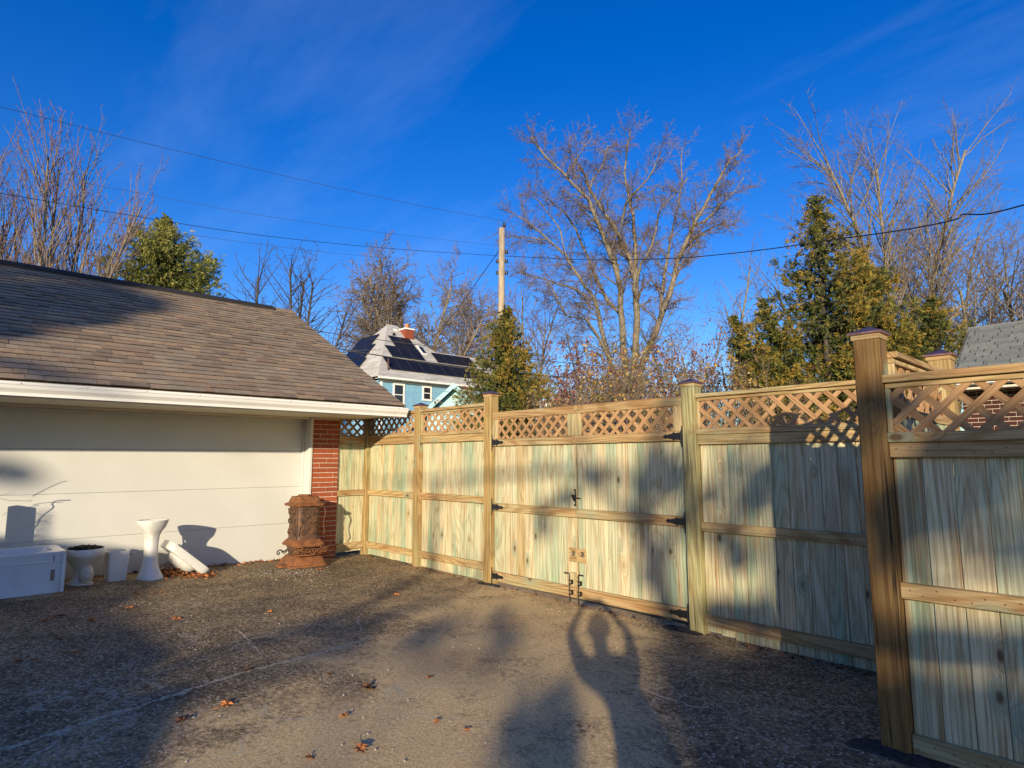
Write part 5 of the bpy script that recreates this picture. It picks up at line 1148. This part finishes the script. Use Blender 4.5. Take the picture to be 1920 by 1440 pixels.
# ---- unseen hedge at the right, added to shade the drive and lower fence
HD = 14.0
hd = thing('shade_hedge', 'unseen tall hedge added behind the viewpoint on the right to cast shade', 'hedge', (*(LR*.34+LH*(-HD)).xy, -.3), math.atan2(LR.y, LR.x))
rh_ = random.Random(3); hz_ = HD*TE+.3
V, F, I = leafquads(9000, lambda r: (r.uniform(0, 5.4), r.uniform(-.7, .7), (1.06+.07*math.sin(r.uniform(0, 5.4)*2.3)+hz_)*(r.random()**.7)), .09, rh_, [0, 1, 2]); ob('foliage', (V, F), M['cedar'][:3], hd, mi=I)
ob('branches', loft([sup(2.72, 0, .0, 2.62, .60, 28, 6), sup(2.72, 0, .92+hz_, 2.58, .52, 28, 6), sup(2.72, 0, .99+hz_, 2.5, .4, 28, 6)]), M['darkbark'], hd)
SD = 9.0  # unseen shrub, added to shade the drive left of the person
gs = thing('shade_shrub', 'unseen rounded shrub added behind the viewpoint, left of the hedge, to cast shade', 'shrub', (*(LR*(-.21)+LH*(-SD)).xy, -.3), math.atan2(LR.y, LR.x))
hs_ = SD*TE+.3
V, F, I = leafquads(2600, lambda r: ((lambda q, th, zz: (.20*q*math.cos(th)*(1.1-.5*zz**3), .35*q*math.sin(th), (.84+hs_)*zz))(math.sqrt(r.random()), r.uniform(0, 6.283), r.random()**.8)), .06, rh_, [0, 1, 2]); ob('foliage', (V, F), M['cedar'][:3], gs, mi=I)
ob('branches', loft([sup(0, 0, .0, .12, .2, 16, 2), sup(0, 0, .5*hs_, .16, .28, 16, 2), sup(0, 0, .62+hs_, .13, .22, 16, 2), sup(0, 0, .76+hs_, .06, .12, 16, 2)]), M['darkbark'], gs)
# ---- unseen trees towards the sun, limbs and leaf clumps shaped by their shade
def shade_tree(label, D1, limbs, seed, twig=1.0, blobs=()):
    rnd = random.Random(seed); T = newT(max=3, nb=[0, 5, 4, 3], ref=[10, 5, 2, 1], t0=[.3, .2, .2, .1], rmin=.012, ratio=[.5, .4, .5, .5], len1=2)
    b0 = sp_(limbs[0][0][0][0], D1, 0)
    for P, r0 in limbs:
        pts = [tuple(sp_(a, D1+rnd.uniform(-.4, .4), b)) for a, b in P]
        if P is limbs[0][0]: pts[0] = (pts[0][0], pts[0][1], -.35)
        nn = len(pts); rr_ = [r0*(1-.6*i/(nn-1)) for i in range(nn)]; T['out'][0].append((pts, rr_))
        dirs = [tuple((Vector(pts[min(i+1, nn-1)])-Vector(pts[max(i-1, 0)])).normalized()) for i in range(nn)]
        if twig: spawn(T, pts, dirs, rr_, 3.0, 1, rnd, t0=.35, count=int(6*twig))
    V, F, I = [], [], []
    for (a, b, ra, rb, n) in blobs:
        def fn(r, a=a, b=b, ra=ra, rb=rb):
            q = math.sqrt(r.random()); th = r.uniform(0, 6.283); p = sp_(a+ra*q*math.cos(th), D1+r.uniform(-.8, .8), b+rb*q*math.sin(th)); return tuple(p)
        v, f, i = leafquads(n, fn, .10, rnd, [0, 1, 2]); k = len(V); V += v; F += [tuple(x+k for x in q) for q in f]; I += i
    base = (b0.x, b0.y, -.35)
    return finish_tree(T, 'shade_tree', label, 'trees behind the viewpoint', base, (M['bark'], M['twig'], M['cedar'][:3]), (V, F, I) if V else None, split=1)
shade_tree('leaning tree behind the viewpoint that shades the gate', 20.0, [
  ([(1.15, -4.2), (1.0, -1), (.80, 1.0), (.66, 1.6), (.52, 2.1), (.50, 2.6), (.70, 3.1), (.95, 3.8)], .17),
  ([(.50, 2.55), (.25, 2.80), (-.2, 2.86), (-.9, 2.93), (-1.6, 3.0), (-2.4, 3.08), (-3.5, 3.22)], .065),
  ([(.66, 1.75), (.9, 2.3), (1.25, 2.6), (1.6, 2.95)], .09), ([(.52, 2.1), (.25, 2.45), (.05, 2.75), (-.2, 3.3)], .07), ([(1.0, .2), (1.35, 1.0), (1.55, 1.7), (1.8, 2.4)], .10)], 5, .6,
  blobs=((.75, 2.62, .22, .20, 300), (.55, 2.15, .12, .2, 140), (.62, 1.70, .13, .16, 150), (1.45, 2.35, .16, .14, 200), (1.75, 1.95, .22, .22, 380), (1.30, 1.85, .10, .16, 120), (2.05, 1.25, .30, .14, 300), (1.60, 2.55, .25, .12, 240), (2.0, 2.25, .2, .22, 260), (1.2, 1.35, .22, .16, 220), (-.28, 2.55, .12, .10, 80), (.05, 2.75, .14, .08, 90), (-.55, 2.35, .08, .22, 90), (2.4, 1.7, .25, .25, 300), (2.2, 2.1, .35, .35, 180), (1.75, 1.25, .2, .15, 140), (1.1, 2.2, .25, .3, 120), (2.5, 1.3, .4, .3, 200), (1.45, 1.35, .15, .2, 90), (1.9, 1.75, .3, .25, 150)))
shade_tree('slim tree behind the viewpoint that stripes the drive', 17.0, [
  ([(-3.3, -3.6), (-3.2, -.5), (-3.05, .88), (-2.65, 1.10), (-2.35, 1.32), (-2.2, 1.9), (-2.2, 3.0)], .11), ([(-2.75, 1.05), (-2.1, 1.22), (-1.55, 1.42), (-1.2, 2.2)], .08), ([(-3.05, .80), (-2.3, .90), (-1.8, 1.0), (-1.3, 1.12), (-.85, 1.22)], .05), ([(-1.6, 1.05), (-1.1, .95), (-.6, .90)], .05)], 6, .5,
  blobs=((-.42, .70, .11, .12, 70), (-.22, .60, .10, .08, 50), (-.75, 1.10, .14, .08, 60), (-1.4, 1.16, .2, .06, 60), (-2.2, 1.10, .35, .07, 110), (-.9, 1.3, .1, .1, 40)))
rnd_ = random.Random(4)
shade_tree('dense evergreen behind the viewpoint that shades the garage roof', 24.0, [([(-8.6, -5), (-8.5, 3), (-8.3, 8)], .2)], 8, 0,
  blobs=((-8.6, 5.6, 1.5, 1.2, 4200), (-7.3, 5.5, .7, .7, 1500), (-7.0, 4.9, .6, .5, 1000), (-6.9, 4.25, .55, .3, 700), (-8.0, 4.3, 1.2, .5, 1800), (-8.2, 6.9, .8, .8, 1200), (-6.2, 3.66, .75, .07, 260), (-5.4, 3.52, .4, .05, 90), (-6.75, 2.72, .22, .14, 160)))
# ---- the photographer
def person():
    f0 = Vector((-math.cos(YAW), math.sin(YAW), 0)); r0 = Vector((math.sin(YAW), math.cos(YAW), 0)); o = CAM-f0*.95; o.z = gz(o.x, o.y)
    t = thing('person', 'person in dark coat and jeans, bent forward and raising a phone, just behind the viewpoint', 'person', o, 0)
    def P(r_, f_, z): return r0*r_+f0*f_+Vector((0, 0, z))
    J = {}; E_ = []; R_ = {}
    def j(n, v, r_, c=None): J[n] = v; R_[n] = r_; (E_.append((c, n)) if c else None)
    q = .05
    j('pel', P(.15, .0, .93), .130); j('wai', P(.09, .18, 1.02), .112, 'pel'); j('che', P(.06, .42, 1.06), .118, 'wai'); j('nkb', P(.04, .56, 1.09), .072, 'che'); j('nk', P(.03, .62, 1.12), .052, 'nkb')
    j('hd1', P(.02, .66, 1.17), .072, 'nk'); j('hd2', P(.02, .69, 1.25), .078, 'hd1'); j('hd3', P(.02, .68, 1.32), .064, 'hd2')
    for s, n in ((-1, 'l'), (1, 'r')):
        j('hip'+n, P(.16+s*.10, -.02, .86), .085, 'pel'); j('kn'+n, P(.16+s*.115, .05, .48), .072, 'hip'+n); j('cf'+n, P(.16+s*.12, .0, .33), .064, 'kn'+n); j('an'+n, P(.16+s*.13, -.03, .09), .044, 'cf'+n); j('ft'+n, P(.16+s*.145, .05, .045), .042, 'an'+n); j('to'+n, P(.16+s*.155, .15, .03), .03, 'ft'+n)
        j('sh'+n, P(.05+s*.19, .46, 1.08), .068, 'che'); j('el'+n, P(.02+s*.265, .66, 1.24), .040, 'sh'+n); j('wr'+n, P(s*.115, .87, 1.42), .029, 'el'+n); j('pa'+n, P(s*.088, .905, 1.45), .036, 'wr'+n)
    names = list(J); m = bpy.data.meshes.new('body'); m.from_pydata([tuple(J[n]) for n in names], [(names.index(a), names.index(b)) for a, b in E_], [])
    mats = [mat_plain('dark_coat', (.03, .032, .04), .85), mat_plain('blue_jeans', (.05, .08, .16), .85), mat_plain('skin', (.45, .27, .19), .5), mat_plain('brown_shoe', (.05, .03, .02), .6)]
    for q in mats: m.materials.append(q)
    b = bpy.data.objects.new('body', m); COL.objects.link(b); b.parent = t
    b.modifiers.new('skin', 'SKIN'); sb = b.modifiers.new('sub', 'SUBSURF'); sb.levels = 2; sb.render_levels = 2
    for i, n in enumerate(names): m.skin_vertices[0].data[i].radius = (R_[n], R_[n]); m.skin_vertices[0].data[i].use_root = (n == 'pel')
    dg = bpy.context.evaluated_depsgraph_get(); ev = b.evaluated_get(dg); nm = bpy.data.meshes.new_from_object(ev); b.modifiers.clear(); b.data = nm; nm.name = 'body'
    if not nm.materials:
        for q in mats: nm.materials.append(q)
    for pl in nm.polygons:
        c = pl.center; ff = c.dot(f0)
        pl.material_index = 2 if (c.z > 1.13 and .55 < ff < .80 and abs(c.dot(r0)-.02) < .12) or (ff > .865 and c.z > 1.3) else 3 if c.z < .10 else 1 if (c.z < .90 and ff < .2) else 0; pl.use_smooth = True
    for s in (-1, 1):      # four fingers behind the phone's back edge and a thumb on its near face
        fg = []
        for k in range(4):
            z = 1.415+.019*k; fg.append(tube([P(s*.088, .912, z), P(s*.092, .928+.002*k, z+.002), P(s*.074, .938, z+.003), P(s*(.056+.004*(k % 2)), .938, z+.003)], [.0095, .009, .008, .0065], 7))
        fg.append(tube([P(s*.088, .895, 1.425), P(s*.080, .908, 1.44), P(s*.064, .915, 1.45)], [.011, .010, .007], 7))
        ob('fingers', merge(*fg), mats[2], b, smooth=True)
    hc = P(.02, .66, 0)
    hair = loft([sup(hc.x, hc.y, z, r_, r_, 16, 2) for z, r_ in ((1.24, .094), (1.29, .102), (1.34, .096), (1.38, .066), (1.395, .03))]); ob('hair', hair, mat_plain('hair', (.04, .025, .015), .7), t, smooth=True)
    def Q(r_, f_, z): return P(.02+r_, .67+f_, z-.36)
    ob('face', merge(tube([Q(0, .105, 1.62), Q(0, .128, 1.585), Q(0, .108, 1.58)], [.010, .015, .010], 7), tube([Q(-.025, .098, 1.552), Q(0, .106, 1.550), Q(.025, .098, 1.552)], .007, 6), tube([Q(-.035, .095, 1.625), Q(-.03, .106, 1.625)], .010, 7), tube([Q(.035, .095, 1.625), Q(.03, .106, 1.625)], .010, 7), tube([Q(-.088, .02, 1.58), Q(-.098, .01, 1.63)], .014, 6), tube([Q(.088, .02, 1.58), Q(.098, .01, 1.63)], .014, 6)), mats[2], t, smooth=True)
    ph = thing('phone', 'black phone held up by the person behind the viewpoint', 'phone', o+P(0, .925, 1.44))
    ob('phone_body', xf(cbox(-.080, .080, -.004, .004, -.039, .039, .003), Matrix(((r0.x, f0.x, 0, 0), (r0.y, f0.y, 0, 0), (0, 0, 1, 0), (0, 0, 0, 1)))), M['iron'], ph)
person()
